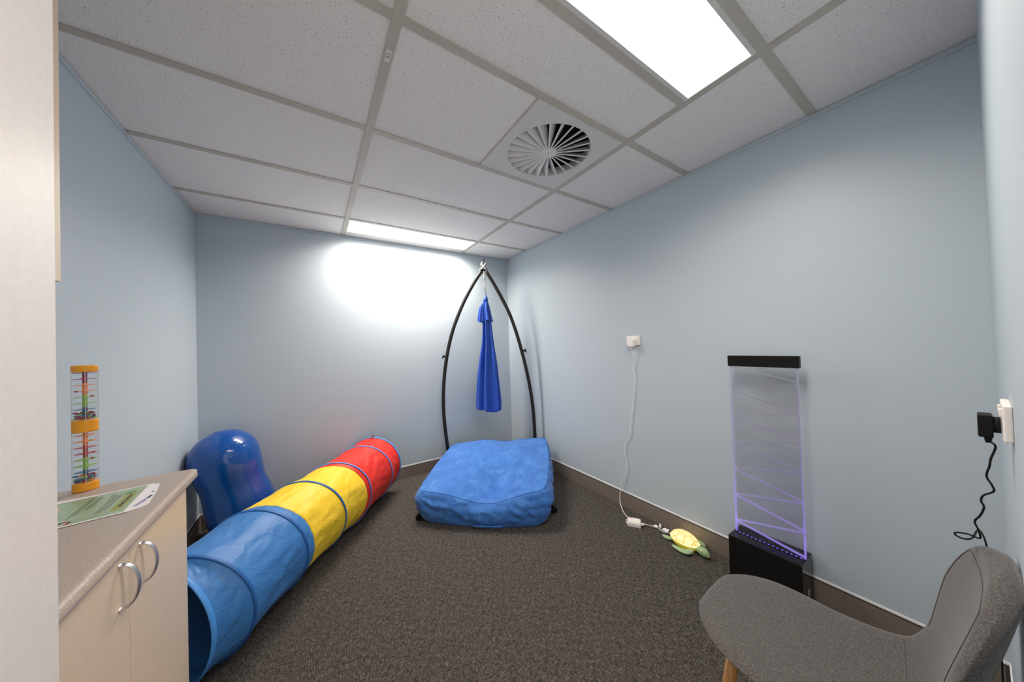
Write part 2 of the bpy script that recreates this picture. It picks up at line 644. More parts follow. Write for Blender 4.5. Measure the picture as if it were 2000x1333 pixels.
# ------------------------------------------------------------------ ceiling lamps and air diffuser
for nm, y0, y1, lab, mg in (('ceiling_light', -0.6 + hw, -0.3 - hw, 'large lit white panel lamp overhead at the near end of the ceiling', 0.016),
                            ('ceiling_light', 1.8 + hw, 2.095, 'lit white panel lamp next to the back wall', 0.004)):
    t = thing(nm, lab, 'ceiling light', (0.6, (y0 + y1) / 2, ZC), 0, 'lit panel lamps in the ceiling grid')
    x0, x1 = hw, 1.2 - hw
    fr = MB()
    z0, z1 = ZC + 0.0006, ZC + 0.05
    e = 0.006
    fr.box((x0, y0, z0), (x1, y0 + mg, z1)).box((x0, y1 - mg, z0), (x1, y1, z1)).box((x0, y0 + mg, z0), (x0 + e, y1 - mg, z1)).box((x1 - e, y0 + mg, z0), (x1, y1 - mg, z1))
    fr.box((x0, y0, z1), (x1, y1, z1 + 0.01))
    local(t, fr.build('frame', 'white_enamel', t))
    local(t, box('diffuser', (x0 + e, y0 + mg, ZC + 0.004), (x1 - e, y1 - mg, ZC + 0.02), 'lamp_diffuser', t))
    ld = bpy.data.lights.new('panel_lamp', 'AREA')
    ld.shape = 'RECTANGLE'
    ld.size, ld.size_y = x1 - x0 - 2 * e, y1 - y0 - 2 * mg
    ld.energy = PANEL_W[0] if y0 < 0 else PANEL_W[1]
    ld.spread = SPREAD
    ld.color = (1.0, 0.90, 0.795)
    lo_ = link(bpy.data.objects.new('panel_lamp', ld), t)
    lo_.location = (0, 0, 0.002)

t = thing('air_diffuser', 'square white swirl air vent with radiating blades in the ceiling', 'air vent', (0.895, 0.293, ZC), 0)
hx0, hx1, hy0, hy1 = 0.602, 1.2 - hw, hw, 0.6 - hw
cxv, cyv = 0.888, 0.292
rv = 0.232
NB = 24
V, F = [], []
NS = 96
for k in range(NS):
    a = 2 * math.pi * k / NS
    d = Vector((math.cos(a), math.sin(a)))
    V.append((cxv + rv * d.x, cyv + rv * d.y, ZC + 0.002))
for k in range(NS):
    a = 2 * math.pi * k / NS
    d = Vector((math.cos(a), math.sin(a)))
    tx = ((hx1 - cxv) if d.x > 0 else (hx0 - cxv)) / d.x if abs(d.x) > 1e-6 else 1e9
    ty = ((hy1 - cyv) if d.y > 0 else (hy0 - cyv)) / d.y if abs(d.y) > 1e-6 else 1e9
    tt = min(tx, ty)
    V.append((cxv + tt * d.x, cyv + tt * d.y, ZC + 0.002))
for k in range(NS):
    a = 2 * math.pi * k / NS
    V.append((cxv + rv * math.cos(a), cyv + rv * math.sin(a), ZC + 0.05))
for k in range(NS):
    k2 = (k + 1) % NS
    F.append((k, NS + k, NS + k2, k2))
    F.append((k, k2, 2 * NS + k2, 2 * NS + k))
# square corners
o = mesh('face_plate', V, F, 'white_enamel', t)
bm = bmesh.new()
bm.from_mesh(o.data)
bm.verts.ensure_lookup_table()
for q in ((hx0, hy0), (hx1, hy0), (hx1, hy1), (hx0, hy1)):
    best = min(bm.verts[NS:2 * NS], key=lambda vv: (vv.co.x - q[0]) ** 2 + (vv.co.y - q[1]) ** 2)
    best.co.x, best.co.y = q
bm.to_mesh(o.data)
bm.free()
local(t, o)
ple = MB()
ple.prism([(cxv + (rv + 0.02) * math.cos(2 * math.pi * k / 48), cyv + (rv + 0.02) * math.sin(2 * math.pi * k / 48)) for k in range(48)], ZC + 0.13, ZC + 0.14)
local(t, ple.build('plenum', 'black_void', t))
n48 = 48
V = []
for z in (ZC + 0.05, ZC + 0.13):
    V += [(cxv + (rv + 0.004) * math.cos(2 * math.pi * k / n48), cyv + (rv + 0.004) * math.sin(2 * math.pi * k / n48), z) for k in range(n48)]
F = [(k, (k + 1) % n48, n48 + (k + 1) % n48, n48 + k) for k in range(n48)]
local(t, mesh('collar', V, F, 'black_void', t))
hub = MB().prism([(cxv + 0.045 * math.cos(2 * math.pi * k / 40), cyv + 0.045 * math.sin(2 * math.pi * k / 40)) for k in range(40)], ZC + 0.001, ZC + 0.012)
hub = hub.build('hub', 'vent_blade', t)
local(t, hub)
sc = MB().prism([(cxv + 0.006 * math.cos(2 * math.pi * k / 16), cyv + 0.006 * math.sin(2 * math.pi * k / 16)) for k in range(16)], ZC - 0.0005, ZC + 0.002)
local(t, sc.build('screw', 'grid_metal', hub))
# each blade: a tilted vane, narrow flange at the face and a leaf rising behind it
bl0 = None
for k in range(NB):
    a = 2 * math.pi * (k + 0.5) / NB
    if bl0 is None:
        r0, r1 = 0.044, rv - 0.002
        mb = MB()
        # local frame: X radial, Y tangential
        V = []
        for r, w, up in ((r0, 0.0035, 0.010), (0.13, 0.0042, 0.030), (r1, 0.0048, 0.045)):
            V += [(r, -w, 0.0), (r, w, 0.0), (r, w * 1.0 + up * 0.75, up), (r, w + up * 0.75 - 0.0015, up + 0.001), (r, w - 0.0015, 0.0015), (r, -w, 0.0015)]
        F = []
        for i in range(2):
            for q in range(6):
                F.append((i * 6 + q, i * 6 + (q + 1) % 6, (i + 1) * 6 + (q + 1) % 6, (i + 1) * 6 + q))
        F += [(0, 5, 4, 1), (1, 4, 3, 2), (12, 13, 16, 17), (13, 14, 15, 16)]
        bl0 = mesh('blade', V, F, 'vent_blade', t)
        bl = bl0
    else:
        bl = bl0.copy()
        COL.objects.link(bl)
        bl.parent = t
    bl.location = (cxv - t.location.x, cyv - t.location.y, 0.002)
    bl.rotation_euler = (0, 0, a)

# grid bar sticker
t = thing('sticker', 'tiny white printed sticker on the long ceiling grid bar', 'sticker', (-0.001, 0.150, ZC), 0)
box('paper', (-0.009, -0.026, -0.0005), (0.009, 0.026, 0), 'paper_white', t)
text_mesh('print', 'FL5', 0.017, 'flyer_ink', t, Matrix.Translation((0, 0, -0.0006)) @ Matrix.Rotation(math.radians(-90), 4, 'Z') @ Matrix.Rotation(math.pi, 4, 'X'), 0.0002)

# ------------------------------------------------------------------ worktop, base cabinet, wall cabinet
ZW = 0.90
XF = -0.615
t = tag(mesh('worktop', [(0, 0, 0)], [], 'taupe_laminate'), 'speckled taupe laminate worktop with rounded front edge', 'worktop')
prof = []
th = 0.034
for k in range(9):
    a = math.pi / 2 * k / 8
    prof.append((XF - 0.0165 + 0.0165 * math.sin(a), ZW - 0.0165 + 0.0165 * math.cos(a)))
for k in range(9):
    a = math.pi / 2 * k / 8
    prof.append((XF - 0.0165 + 0.0165 * math.cos(a), ZW - th + 0.0165 - 0.0165 * math.sin(a)))
prof = [(XL + 0.001, ZW)] + prof + [(XL + 0.001, ZW - th)]
mb = MB()
y0, y1 = -0.95, 0.588
# round the visible far corner a little
n = len(prof)
V = []
for yy, ins in ((y0, 0), (y1 - 0.02, 0), (y1 - 0.006, 0.005), (y1, 0.016)):
    V += [(min(x, XF - ins), yy, z) for x, z in prof]
F = [tuple(range(n)), tuple(range(4 * n - 1, 3 * n - 1, -1))]
for s in range(3):
    F += [(s * n + i, s * n + n + i, s * n + n + (i + 1) % n, s * n + (i + 1) % n) for i in range(n)]
me = bpy.data.meshes.new('worktop')
me.from_pydata(V, [], F)
me.materials.append(M['taupe_laminate'])
me.update()
t.data = me
autosmooth(t, 50)
bm = bmesh.new()
bm.from_mesh(t.data)
bmesh.ops.recalc_face_normals(bm, faces=bm.faces)
bm.to_mesh(t.data)
bm.free()

XD = -0.635
t = thing('base_cabinet', 'cream laminate base cabinet with two doors under the worktop', 'cabinet', (-0.81, 0.1, 0))
local(t, box('carcass', (XL + 0.012, -0.95, 0.10), (XD - 0.018, 0.522, ZW - th - 0.0005), 'cream_laminate', t))
local(t, box('plinth', (XL + 0.012, -0.95, 0.0), (XD - 0.06, 0.50, 0.10), 'cream_laminate', t))
for ya, yb, yh in ((-0.268, 0.1305, 0.088), (0.1335, 0.525, 0.185)):
    d = local(t, box('door', (XD - 0.017, ya, 0.11), (XD, yb, ZW - th - 0.004), 'cream_laminate', t, 0.0015))
    hb = MB()
    pts = []
    for k in range(25):
        a = math.pi * k / 24
        pts.append((XD + 0.030 * math.sin(a) ** 0.8, yh, 0.789 + 0.050 * math.cos(a)))
    # flat strap bow: ellipse section
    seg = 12
    V, F = [], []
    for k, p in enumerate(pts):
        a = math.pi * k / 24
        nrm = Vector((math.sin(a), 0, math.cos(a)))
        wv = 0.0075
        for q in range(seg):
            an = 2 * math.pi * q / seg
            V.append(Vector(p) + nrm * 0.0028 * math.cos(an) + Vector((0, 1, 0)) * wv * math.sin(an))
    for k in range(24):
        for q in range(seg):
            q2 = (q + 1) % seg
            F.append((k * seg + q, k * seg + q2, (k + 1) * seg + q2, (k + 1) * seg + q))
    F += [tuple(range(seg)), tuple(range(25 * seg - 1, 24 * seg - 1, -1))]
    hdl = mesh('handle', V, F, 'brushed_chrome', None, True)
    hdl['label'] = 'curved brushed chrome bow handle'
    local(t, hdl)
    hdl.parent = d
local(t, box('door', (XD - 0.017, -0.67, 0.11), (XD, -0.271, ZW - th - 0.004), 'cream_laminate', t, 0.0015))

t = thing('wall_cabinet', 'cream wall cabinet mounted high on the left wall behind the door', 'cabinet', (-0.83, -0.4, 1.475))
local(t, box('carcass', (XL + 0.001, -0.95, 1.475), (-0.698, 0.010, 2.10), 'cream_laminate', t))
for ya, yb in ((-0.47, 0.010), (-0.95, -0.473)):
    local(t, box('door', (-0.697, ya, 1.477), (-0.680, yb, 2.098), 'cream_laminate', t, 0.001))

# ------------------------------------------------------------------ rainmaker toy
t = thing('rainmaker_toy', 'clear rainmaker tube toy with orange caps and coloured beads on the worktop', 'toy', (-0.866, 0.556, ZW), math.radians(24))


def lens(a, b, n=40, k=1.35):
    """pointed oval in plan"""
    out = []
    for i in range(n):
        an = 2 * math.pi * i / n
        c, s = math.cos(an), math.sin(an)
        out.append((a * math.copysign(abs(c) ** (1 / 1.05), c), b * math.copysign(abs(s) ** k, s)))
    return out


LA, LB = 0.0262, 0.0185
HT = 0.398
for nm, z0, z1, g in (('end_cap', 0.0, 0.028, 1.0), ('middle_band', 0.185, 0.225, 1.0), ('end_cap', HT - 0.022, HT, 1.0)):
    o = MB().prism(lens(LA * g, LB * g), z0, z1).build(nm, 'toy_orange', t, False, 0.004)
    autosmooth(o)
for z0, z1 in ((0.026, 0.187), (0.223, HT - 0.020)):
    pl = lens(LA * 0.96, LB * 0.95)
    n = len(pl)
    V = [(x, y, z0) for x, y in pl] + [(x, y, z1) for x, y in pl]
    F = [(i, (i + 1) % n, n + (i + 1) % n, n + i) for i in range(n)]
    mesh('clear_tube', V, F, 'toy_clear', t, True)
    for px_, py_ in ((0.0, -LB * 0.955), (-LA * 0.955, 0), (LA * 0.955, 0), (0.0, LB * 0.955)):
        MB().box((px_ - 0.0009, py_ - 0.0009, z0), (px_ + 0.0009, py_ + 0.0009, z1)).build('tube_rib', 'toy_rib', t)
bead0 = {}
for base, cols in ((0.028, ['teal', 'lime', 'red', 'amber']), (0.226, ['teal', 'lime', 'amber', 'magenta'])):
    hs = 0.0385
    for q, cname in enumerate(cols):
        z = base + q * hs
        cm = MB().prism([(0.0050 * math.cos(2 * math.pi * k / 14), 0.0050 * math.sin(2 * math.pi * k / 14)) for k in range(14)], z, z + hs)
        autosmooth(cm.build('column', 'toy_' + cname, t))
        for zz in (z + 0.012, z + 0.031):
            sh = [(x * 0.86, y * 0.78) for x, y in lens(LA, LB, 28)]
            MB().prism(sh, zz, zz + 0.0014).build('shelf', 'toy_' + cname, t)
    rr = random.Random(int(base * 1000))
    names = ['magenta', 'amber', 'lime', 'teal', 'red']
    spots = []
    for q in range(40):
        x = rr.uniform(-0.021, 0.021)
        ym = 0.013 * (1 - (abs(x) / 0.0245) ** 1.6)
        spots.append((x, rr.uniform(-ym, ym), base + 0.0032 + rr.choice([0, 0.0006, 0.0055, 0.0145, 0.0185])))
    for zz in (0.034, 0.0725, 0.09, 0.1295):
        x = rr.uniform(-0.019, 0.019)
        spots.append((x, -0.006, base + zz + 0.0))
    for x, y, z in spots:
        cn = rr.choice(names)
        if cn not in bead0:
            bd = MB().ball((0, 0, 0), 0.0040, (1.15, 1, 0.72), 10, 7).build('bead', 'toy_' + cn, t, True)
            bead0[cn] = bd
        else:
            bd = bead0[cn].copy()
            COL.objects.link(bd)
            bd.parent = t
        bd.location = (x, y, z)
        bd.rotation_euler = (0, 0, rr.uniform(0, 3))

# ------------------------------------------------------------------ flyers on the worktop
def quad_slab(name, p, z0, z1, mat, parent):
    V = [(x, y, z0) for x, y in p] + [(x, y, z1) for x, y in p]
    n = len(p)
    F = [tuple(range(n - 1, -1, -1)), tuple(range(n, 2 * n))] + [(i, (i + 1) % n, n + (i + 1) % n, n + i) for i in range(n)]
    return mesh(name, V, F, mat, parent)


# sheet frame: U runs down the page (towards the wall), Vv across the page (towards the near end)
PO = Vector((-0.6985, 0.487))
pu = Vector((-0.181, -0.027)).normalized()
pv = Vector((0.0185, -0.226)).normalized()
PW, PL = 0.226, 0.285


def pg(u, w):
    q = PO + pu * u + pv * w
    return (q.x, q.y)


def pp(u, w):
    return pg(0.008 + 0.60 * u, w)


def rect(u0, u1, w0, w1):
    return [pg(u0, w0), pg(u0, w1), pg(u1, w1), pg(u1, w0)]


o = quad_slab('loose_sheet', [(-0.683, 0.479), (-0.6665, 0.395), (-0.6580, 0.330), (-0.6520, 0.296), (-0.658, 0.282), (-0.676, 0.268), (-0.90, 0.268), (-0.90, 0.479)], ZW + 0.0003, ZW + 0.0007, 'paper_white', None)
tag(o, 'white sheet sticking out from under the green flyer', 'paper')
quad_slab('print', [(-0.6755, 0.355), (-0.667, 0.330), (-0.674, 0.300), (-0.685, 0.292)], ZW + 0.0007, ZW + 0.0009, 'flyer_lilac', o)
quad_slab('print', [(-0.672, 0.372), (-0.665, 0.366), (-0.668, 0.342), (-0.674, 0.350)], ZW + 0.0007, ZW + 0.0009, 'flyer_navy', o)
quad_slab('print', [(-0.679, 0.410), (-0.673, 0.405), (-0.674, 0.396), (-0.680, 0.402)], ZW + 0.0007, ZW + 0.0009, 'flyer_leaf', o)
fl = quad_slab('flyer', rect(0, PL, 0, PW), ZW + 0.0012, ZW + 0.0022, 'paper_white', None)
tag(fl, 'laminated green flyer with an olive title banner on the worktop', 'flyer')
zp = ZW + 0.0022
quad_slab('print_panel', rect(0.010, PL - 0.008, 0.007, PW - 0.007), zp, zp + 0.0001, 'flyer_green', fl)
def prect(u0, u1, w0, w1):
    return [pp(u0, w0), pp(u0, w1), pp(u1, w1), pp(u1, w0)]


quad_slab('banner', [pp(0.020, 0.055), pp(0.020, 0.165), pp(0.024, 0.185), pp(0.045, 0.196), pp(0.056, 0.196), pp(0.056, 0.055)], zp + 0.0001, zp + 0.0002, 'flyer_olive', fl)
quad_slab('leaf_motif', [pp(0.033, 0.048), pp(0.040, 0.040), pp(0.048, 0.046), pp(0.060, 0.042), pp(0.070, 0.052), pp(0.060, 0.058), pp(0.040, 0.060)], zp + 0.0002, zp + 0.0003, 'flyer_leaf', fl)
tm = MB()


def stroke_line(mb, u, w0, w1, h, rr, word=True):
    mb = MB()
    w = w0
    while w < w1:
        L = min(rr.uniform(0.010, 0.026), w1 - w)
        mb.add([(*p, zp + 0.0004) for p in prect(u, u + h, w, w + L)], [(0, 1, 2, 3)])
        w += L + 0.0032
    mb.build('text_line', 'flyer_ink', fl)


rr = random.Random(8)
w = 0.072
while w < 0.170:                                # unreadable title: uneven blocks of letters
    L = rr.uniform(0.004, 0.009)
    u0 = 0.031 + rr.uniform(-0.003, 0.003)
    tm.add([(*p, zp + 0.0004) for p in prect(u0, u0 + rr.uniform(0.009, 0.014), w, w + L)], [(0, 1, 2, 3)])
    w += L + 0.0022
for u, a, b_ in ((0.074, 0.060, 0.170), (0.085, 0.052, 0.185), (0.096, 0.045, 0.185), (0.108, 0.026, 0.055), (0.140, 0.035, 0.120), (0.149, 0.030, 0.125), (0.165, 0.022, 0.160), (0.175, 0.022, 0.175)):
    stroke_line(tm, u, a, b_, 0.0032, rr)
tm.build('title', 'flyer_ink', fl)
quad_slab('cream_motif', [pp(0.262, 0.050), pp(0.250, 0.062), pp(0.246, 0.082), pp(0.254, 0.102), pp(0.275, 0.115), pp(0.30, 0.112), pp(0.32, 0.098), pp(0.325, 0.075), pp(0.31, 0.056), pp(0.285, 0.048)], zp + 0.0001, zp + 0.0002, 'flyer_cream', fl)
for i, (u0, w0, mt) in enumerate(((0.150, 0.196, 'flyer_navy'), (0.158, 0.190, 'flyer_tan'), (0.166, 0.188, 'flyer_red'), (0.174, 0.192, 'flyer_navy'), (0.166, 0.206, 'flyer_tan'), (0.178, 0.206, 'flyer_red'), (0.150, 0.206, 'flyer_red'))):
    quad_slab('figure_motif', prect(u0, u0 + 0.011, w0, w0 + 0.009), zp + 0.0001, zp + 0.0002, mt, fl)

# ------------------------------------------------------------------ peanut gym ball
A = Vector((-0.796, 1.955, 0.583))
B = Vector((-0.70, 1.940, 0.195))
t = thing('peanut_ball', 'glossy deep blue peanut exercise ball leaning in the corner', 'exercise ball', (B.x, B.y, 0))
ax = (A - B).normalized()
L = (A - B).length
RL, RW = 0.195, 0.179
prof = []
n = 72
for i in range(n + 1):
    s = i / n
    z = -RL + (L + 2 * RL) * s
    # union of spheres strung along the axis, smoothed
    r = 0.0
    for q in range(41):
        tq = q / 40
        rad = RW + (RL - RW) * (0.5 + 0.5 * math.cos(2 * math.pi * tq))
        dz = z - tq * L
        if abs(dz) < rad:
            r = max(r, math.sqrt(rad * rad - dz * dz))
    prof.append((r, z))
seg = 64
V, F = [], []
for r, z in prof:
    for k in range(seg):
        a = 2 * math.pi * k / seg
        V.append((r * math.cos(a), r * math.sin(a), z))
for i in range(n):
    for k in range(seg):
        k2 = (k + 1) % seg
        F.append((i * seg + k, i * seg + k2, (i + 1) * seg + k2, (i + 1) * seg + k))
o = mesh('skin', V, F, 'ball_vinyl', t, True)
q = Vector((0, 0, 1)).rotation_difference(ax)
o.rotation_mode = 'QUATERNION'
o.rotation_quaternion = q
o.location = (0, 0, B.z)
pg_ = MB()
pg_.tube([(0, 0, -RL + 0.001), (0, 0, -RL + 0.02)], 0.012, 12)

# ------------------------------------------------------------------ play tunnel
RT = 0.25
rings = [(-0.786, 0.757, 0.92, 0.0), (-0.704, 0.798, 1.15, 0.09), (-0.519, 1.096, 1.113, 0.10), (-0.322, 1.366, 1.151, 0.11),
         (-0.149, 1.572, 1.28, 0.0), (0.068, 1.880, 1.17, 0.03), (0.188, 2.072, 1.03, -0.02)]
t = thing('play_tunnel', 'long blue, yellow and red pop-up play tunnel on the carpet', 'play tunnel', (-0.3, 1.4, 0))


def ring_frame(i):
    x, y, az, tl = rings[i]
    a = Vector((math.cos(az), math.sin(az), 0))
    s = Vector((-a.y, a.x, 0))
    u = Vector((0, 0, 1)) * math.cos(tl) - a * math.sin(tl)
    return Vector((x, y, RT + 0.004)), s, u


fr = [ring_frame(i) for i in range(7)]


def tun_pt(s, an, r):
    s = max(0.0, min(5.99999, s))
    i = int(s)
    f = s - i
    P = [fr[max(0, min(6, i + k))] for k in (-1, 0, 1, 2)]

    def cc(a, b, c, d):
        return 0.5 * (2 * b + (c - a) * f + (2 * a - 5 * b + 4 * c - d) * f * f + (3 * b - a - 3 * c + d) * f ** 3)
    c = P[1][0].lerp(P[2][0], f)
    sv = P[1][1].lerp(P[2][1], f).normalized()
    uv = P[1][2].lerp(P[2][2], f).normalized()
    return c + (sv * math.cos(an) + uv * math.sin(an)) * r


NT = 150


def sleeve(s0, s1, mat, label, seed):
    ns = int((s1 - s0) * 26) + 2
    V, F = [], []
    for i in range(ns):
        s = s0 + (s1 - s0) * i / (ns - 1)
        f = s - math.floor(s)
        sag = math.sin(math.pi * f)
        for k in range(NT):
            an = 2 * math.pi * k / NT
            # slack cloth between the hoops: pulled in mid-bay with long slanting creases
            p3 = Vector((math.cos(an) * 2.4 + seed, math.sin(an) * 2.4, s * 0.9 + 0.5 * an))
            cr_ = abs(noise.noise(p3 * 1.6))
            cr2 = abs(noise.noise(Vector((math.cos(an + 0.8 * s) * 5 + seed, math.sin(an + 0.8 * s) * 5, s * 1.7))))
            r = RT - sag * (0.011 - 0.012 * (cr_ - 0.25) - 0.009 * (cr2 - 0.25)) - 0.001
            V.append(tun_pt(s, an, r))
    for i in range(ns - 1):
        for k in range(NT):
            k2 = (k + 1) % NT
            F.append((i * NT + k, i * NT + k2, (i + 1) * NT + k2, (i + 1) * NT + k))
    V = [Vector((p.x, p.y, max(p.z, 0.0035))) for p in V]
    o = mesh('sleeve', V, F, mat, t, True)
    o['label'] = label
    local(t, o)
    md = o.modifiers.new('cloth', 'SOLIDIFY')
    md.thickness = 0.0012
    md.offset = 0
    return o


sleeve(0.0, 2.17, 'blue_nylon', 'blue nylon sleeve at the open near end', 1.0)
sleeve(2.17, 3.86, 'yellow_nylon', 'yellow nylon sleeve in the middle', 1.0)
sleeve(3.86, 6.0, 'red_nylon', 'red nylon sleeve at the far end', 1.0)
for i in range(7):
    mb = MB()
    wv = 0.0085 if i not in (0, 6) else 0.011
    n = 96
    V, F = [], []
    ds = wv / 0.31
    for k in range(n):
        an = 2 * math.pi * k / n
        for q in range(8):
            b_ = 2 * math.pi * q / 8
            sh = math.cos(b_) * ds
            c, sv, uv = fr[i]
            nrm = sv.cross(uv)
            p = c + (sv * math.cos(an) + uv * math.sin(an)) * (RT + 0.001 + 0.0035 * math.sin(b_)) + nrm * (-math.cos(b_) * wv)
            V.append(Vector((p.x, p.y, max(p.z, 0.0005))))
    for k in range(n):
        k2 = (k + 1) % n
        for q in range(8):
            q2 = (q + 1) % 8
            F.append((k * 8 + q, k2 * 8 + q, k2 * 8 + q2, k * 8 + q2))
    o = mesh('hoop', V, F, 'blue_piping' if i > 3 or i == 0 else 'dark_blue_piping', t, True)
    local(t, o)
# toggle tie on the far hoop
pt = tun_pt(5.98, math.pi / 2, RT)
o = MB().tube([pt + Vector((-0.014, -0.006, 0.006)), pt + Vector((0.006, 0.0, 0.010))], 0.004, 8).build('tie_loop', 'red_nylon', t, True)
local(t, o)
o = MB().tube([pt + Vector((0.008, 0.0, -0.002)), pt + Vector((0.010, 0.0, 0.020))], 0.005, 8).build('toggle', 'black_plastic', t, True)
local(t, o)

# ------------------------------------------------------------------ swing stand
t = thing('swing_stand', 'tall black curved two-legged swing stand in the back corner', 'swing stand', (1.3, 1.8, 0))
Lp = [(0.928, 2.094, 0.022), (0.924, 2.096, 0.212), (0.907, 2.106, 0.414), (0.896, 2.113, 0.590), (0.895, 2.113, 0.767), (0.904, 2.108, 0.941),
      (0.922, 2.097, 1.115), (0.954, 2.078, 1.311), (0.999, 2.050, 1.501), (1.061, 2.013, 1.685), (1.125, 1.974, 1.843), (1.212, 1.921, 2.019), (1.279, 1.880, 2.129)]
Rp = [(1.722, 1.611, 0.022), (1.722, 1.612, 0.18), (1.719, 1.613, 0.358), (1.715, 1.615, 0.535), (1.706, 1.621, 0.694), (1.687, 1.632, 0.873), (1.658, 1.650, 1.069),
      (1.625, 1.670, 1.248), (1.577, 1.699, 1.464), (1.521, 1.733, 1.661), (1.458, 1.772, 1.824), (1.386, 1.815, 1.987), (1.318, 1.856, 2.125)]
for P in (Lp, Rp):
    arc = MB().tube(catmull(P, 70), 0.0185, 16).build('arched_leg', 'black_tube', t, True)
    local(t, arc)
    # clamp lever part way up
    k = 6 if P is Lp else 7
    p = Vector(P[k]).lerp(Vector(P[k + 1]), 0.55 if P is Lp else 0.05)
    out = Vector((-0.85, 0.52, 0)) if P is Lp else Vector((0.85, -0.52, 0))
    lv = MB().tube([p + out * 0.010, p + out * 0.042], 0.011, 10)
    lv.tube([p + out * 0.040 + Vector((0, 0, 0.018)), p + out * 0.043, p + out * 0.052 + Vector((0, 0, -0.022))], 0.0065, 8)
    lv = lv.build('clamp_lever', 'black_plastic', t, True)
    local(t, lv)
for a, b_ in (((0.402, 1.372), (0.928, 2.094)), ((1.302, 0.836), (1.722, 1.611))):
    a = Vector((*a, 0.022))
    b_ = Vector((*b_, 0.022))
    d = (b_ - a).normalized()
    o = MB().tube([a + d * 0.02, b_ + d * 0.02], 0.019, 16).build('floor_tube', 'black_tube', t, True)
    local(t, o)
    local(t, autosmooth(MB().tube([a - d * 0.012, a + d * 0.03], 0.0225, 18).build('end_cap', 'black_plastic', o, True)))
ap = Vector((1.299, 1.868, 2.145))
o = MB().tube([ap + Vector((-0.03, 0.019, -0.004)), ap + Vector((0.03, -0.019, -0.004))], 0.014, 12).build('apex_sleeve', 'black_plastic', t, True)
local(t, o)
o = MB().tube([ap + Vector((0, 0, 0.0)), ap + Vector((0, 0, 0.105))], [0.006] * 2, 10)
o.ball(ap + Vector((0, 0, 0.055)), 0.016, (1, 1, 1.6)).ball(ap + Vector((0, 0, 0.105)), 0.009)
local(t, o.build('top_bolt', 'black_plastic', t, True))
# shackle ring beside the bolt
cc = ap + Vector((0, 0, 0.05))
o = MB().loop_tube([cc + Vector((0.030 * math.cos(a) * 0.85, -0.030 * math.cos(a) * 0.52, 0.032 * math.sin(a))) for a in [2 * math.pi * k / 24 for k in range(24)]], 0.0045)
local(t, o.build('shackle', 'steel', t, True))

# ------------------------------------------------------------------ hanging fabric swing
t = thing('fabric_swing', 'royal blue stretch fabric swing hanging gathered from the black stand', 'fabric swing', (1.305, 1.864, 0.62))
e1 = Vector((0.837, -0.548, 0))                   # across the drape, square to the view of the doorway
e2 = Vector((0.548, 0.837, 0))


def drape(name, rows, folds, seed, mat='blue_lycra', n=96, close=False):
    """rows: (z, centre offset along e1, half width, half depth, fold depth)"""
    V, F = [], []
    m_ = len(rows)
    for (z, cx_, a, b_, fd) in rows:
        for k in range(n):
            an = 2 * math.pi * k / n
            wob = math.sin(folds * an + seed) + 0.5 * math.sin((folds * 1.7 // 1) * an + 2 * seed + z * 1.3)
            g = 1 + fd * wob
            dz = 0.0
            c = Vector((1.305, 1.864, z)) + e1 * (cx_ + a * g * math.cos(an)) + e2 * (b_ * math.sin(an) * (1 + 3.2 * fd * wob))
            V.append(c)
    for i in range(m_ - 1):
        for k in range(n):
            k2 = (k + 1) % n
            F.append((i * n + k, i * n + k2, (i + 1) * n + k2, (i + 1) * n + k))
    F.append(tuple(range(n)))
    return V, F, n, m_


def densify(rows, m_):
    out = []
    P = [Vector(r[:3]) for r in rows]
    Q = [Vector((r[3], r[4], 0)) for r in rows]
    a, b_ = catmull(P, m_), catmull(Q, m_)
    return [(p.x, p.y, max(0.002, p.z), max(0.002, q.x), max(0, q.y)) for p, q in zip(a, b_)]


# long tail: top inside the ruffle, hem near z 0.63
rows = densify([(1.80, -0.004, 0.020, 0.018, 0.05), (1.70, 0.000, 0.036, 0.024, 0.10), (1.56, 0.008, 0.046, 0.026, 0.13), (1.35, 0.010, 0.060, 0.028, 0.15), (1.15, 0.006, 0.086, 0.032, 0.16),
                (0.95, 0.001, 0.104, 0.034, 0.16), (0.75, 0.000, 0.117, 0.036, 0.17), (0.66, -0.002, 0.118, 0.040, 0.16), (0.630, 0.000, 0.112, 0.036, 0.14)], 60)
V, F, n, m_ = drape('tail', rows, 7, 0.6)
for i in range(m_):
    for k in range(n):
        p = V[i * n + k]
        s = (p - Vector((1.305, 1.864, 0))).dot(e1)
        f = max(0, (1.1 - p.z) / 0.47)
        p.z += f * (-0.028 * math.sin(22 * s + 0.5) * 0.6 - 0.10 * max(0, s) * 0.4) * 0.8
        p += e2 * (0.012 * noise.noise(Vector((s * 26, p.z * 2.0, 3))))
F.append(tuple((m_ - 1) * n + k for k in range(n)))
local(t, mesh('tail', V, F, 'blue_lycra', t, True))
# folded-over ruffle
rows = densify([(1.805, 0.000, 0.014, 0.014, 0.03), (1.79, -0.004, 0.030, 0.024, 0.06), (1.74, -0.012, 0.050, 0.034, 0.09), (1.68, -0.014, 0.062, 0.038, 0.11), (1.62, -0.012, 0.071, 0.042, 0.13), (1.588, -0.010, 0.076, 0.044, 0.14)], 30)
V, F, n, m_ = drape('ruffle', rows, 6, 2.2)
for p in V:
    s = (p - Vector((1.305, 1.864, 0))).dot(e1)
    f = max(0, (1.72 - p.z) / 0.13)
    p.z += f * 0.012 * math.sin(48 * s + 1)
local(t, mesh('ruffle', V, F, 'blue_lycra', t, True))
o = MB().tube([(1.304, 1.864, 1.79), (1.304, 1.864, 1.800), (1.305, 1.864, 1.816), (1.307, 1.863, 1.838), (1.309, 1.862, 1.858), (1.310, 1.862, 1.872)], [0.020, 0.027, 0.029, 0.022, 0.012, 0.004], 20)
local(t, o.build('knot', 'blue_lycra', t, True))
o = MB()
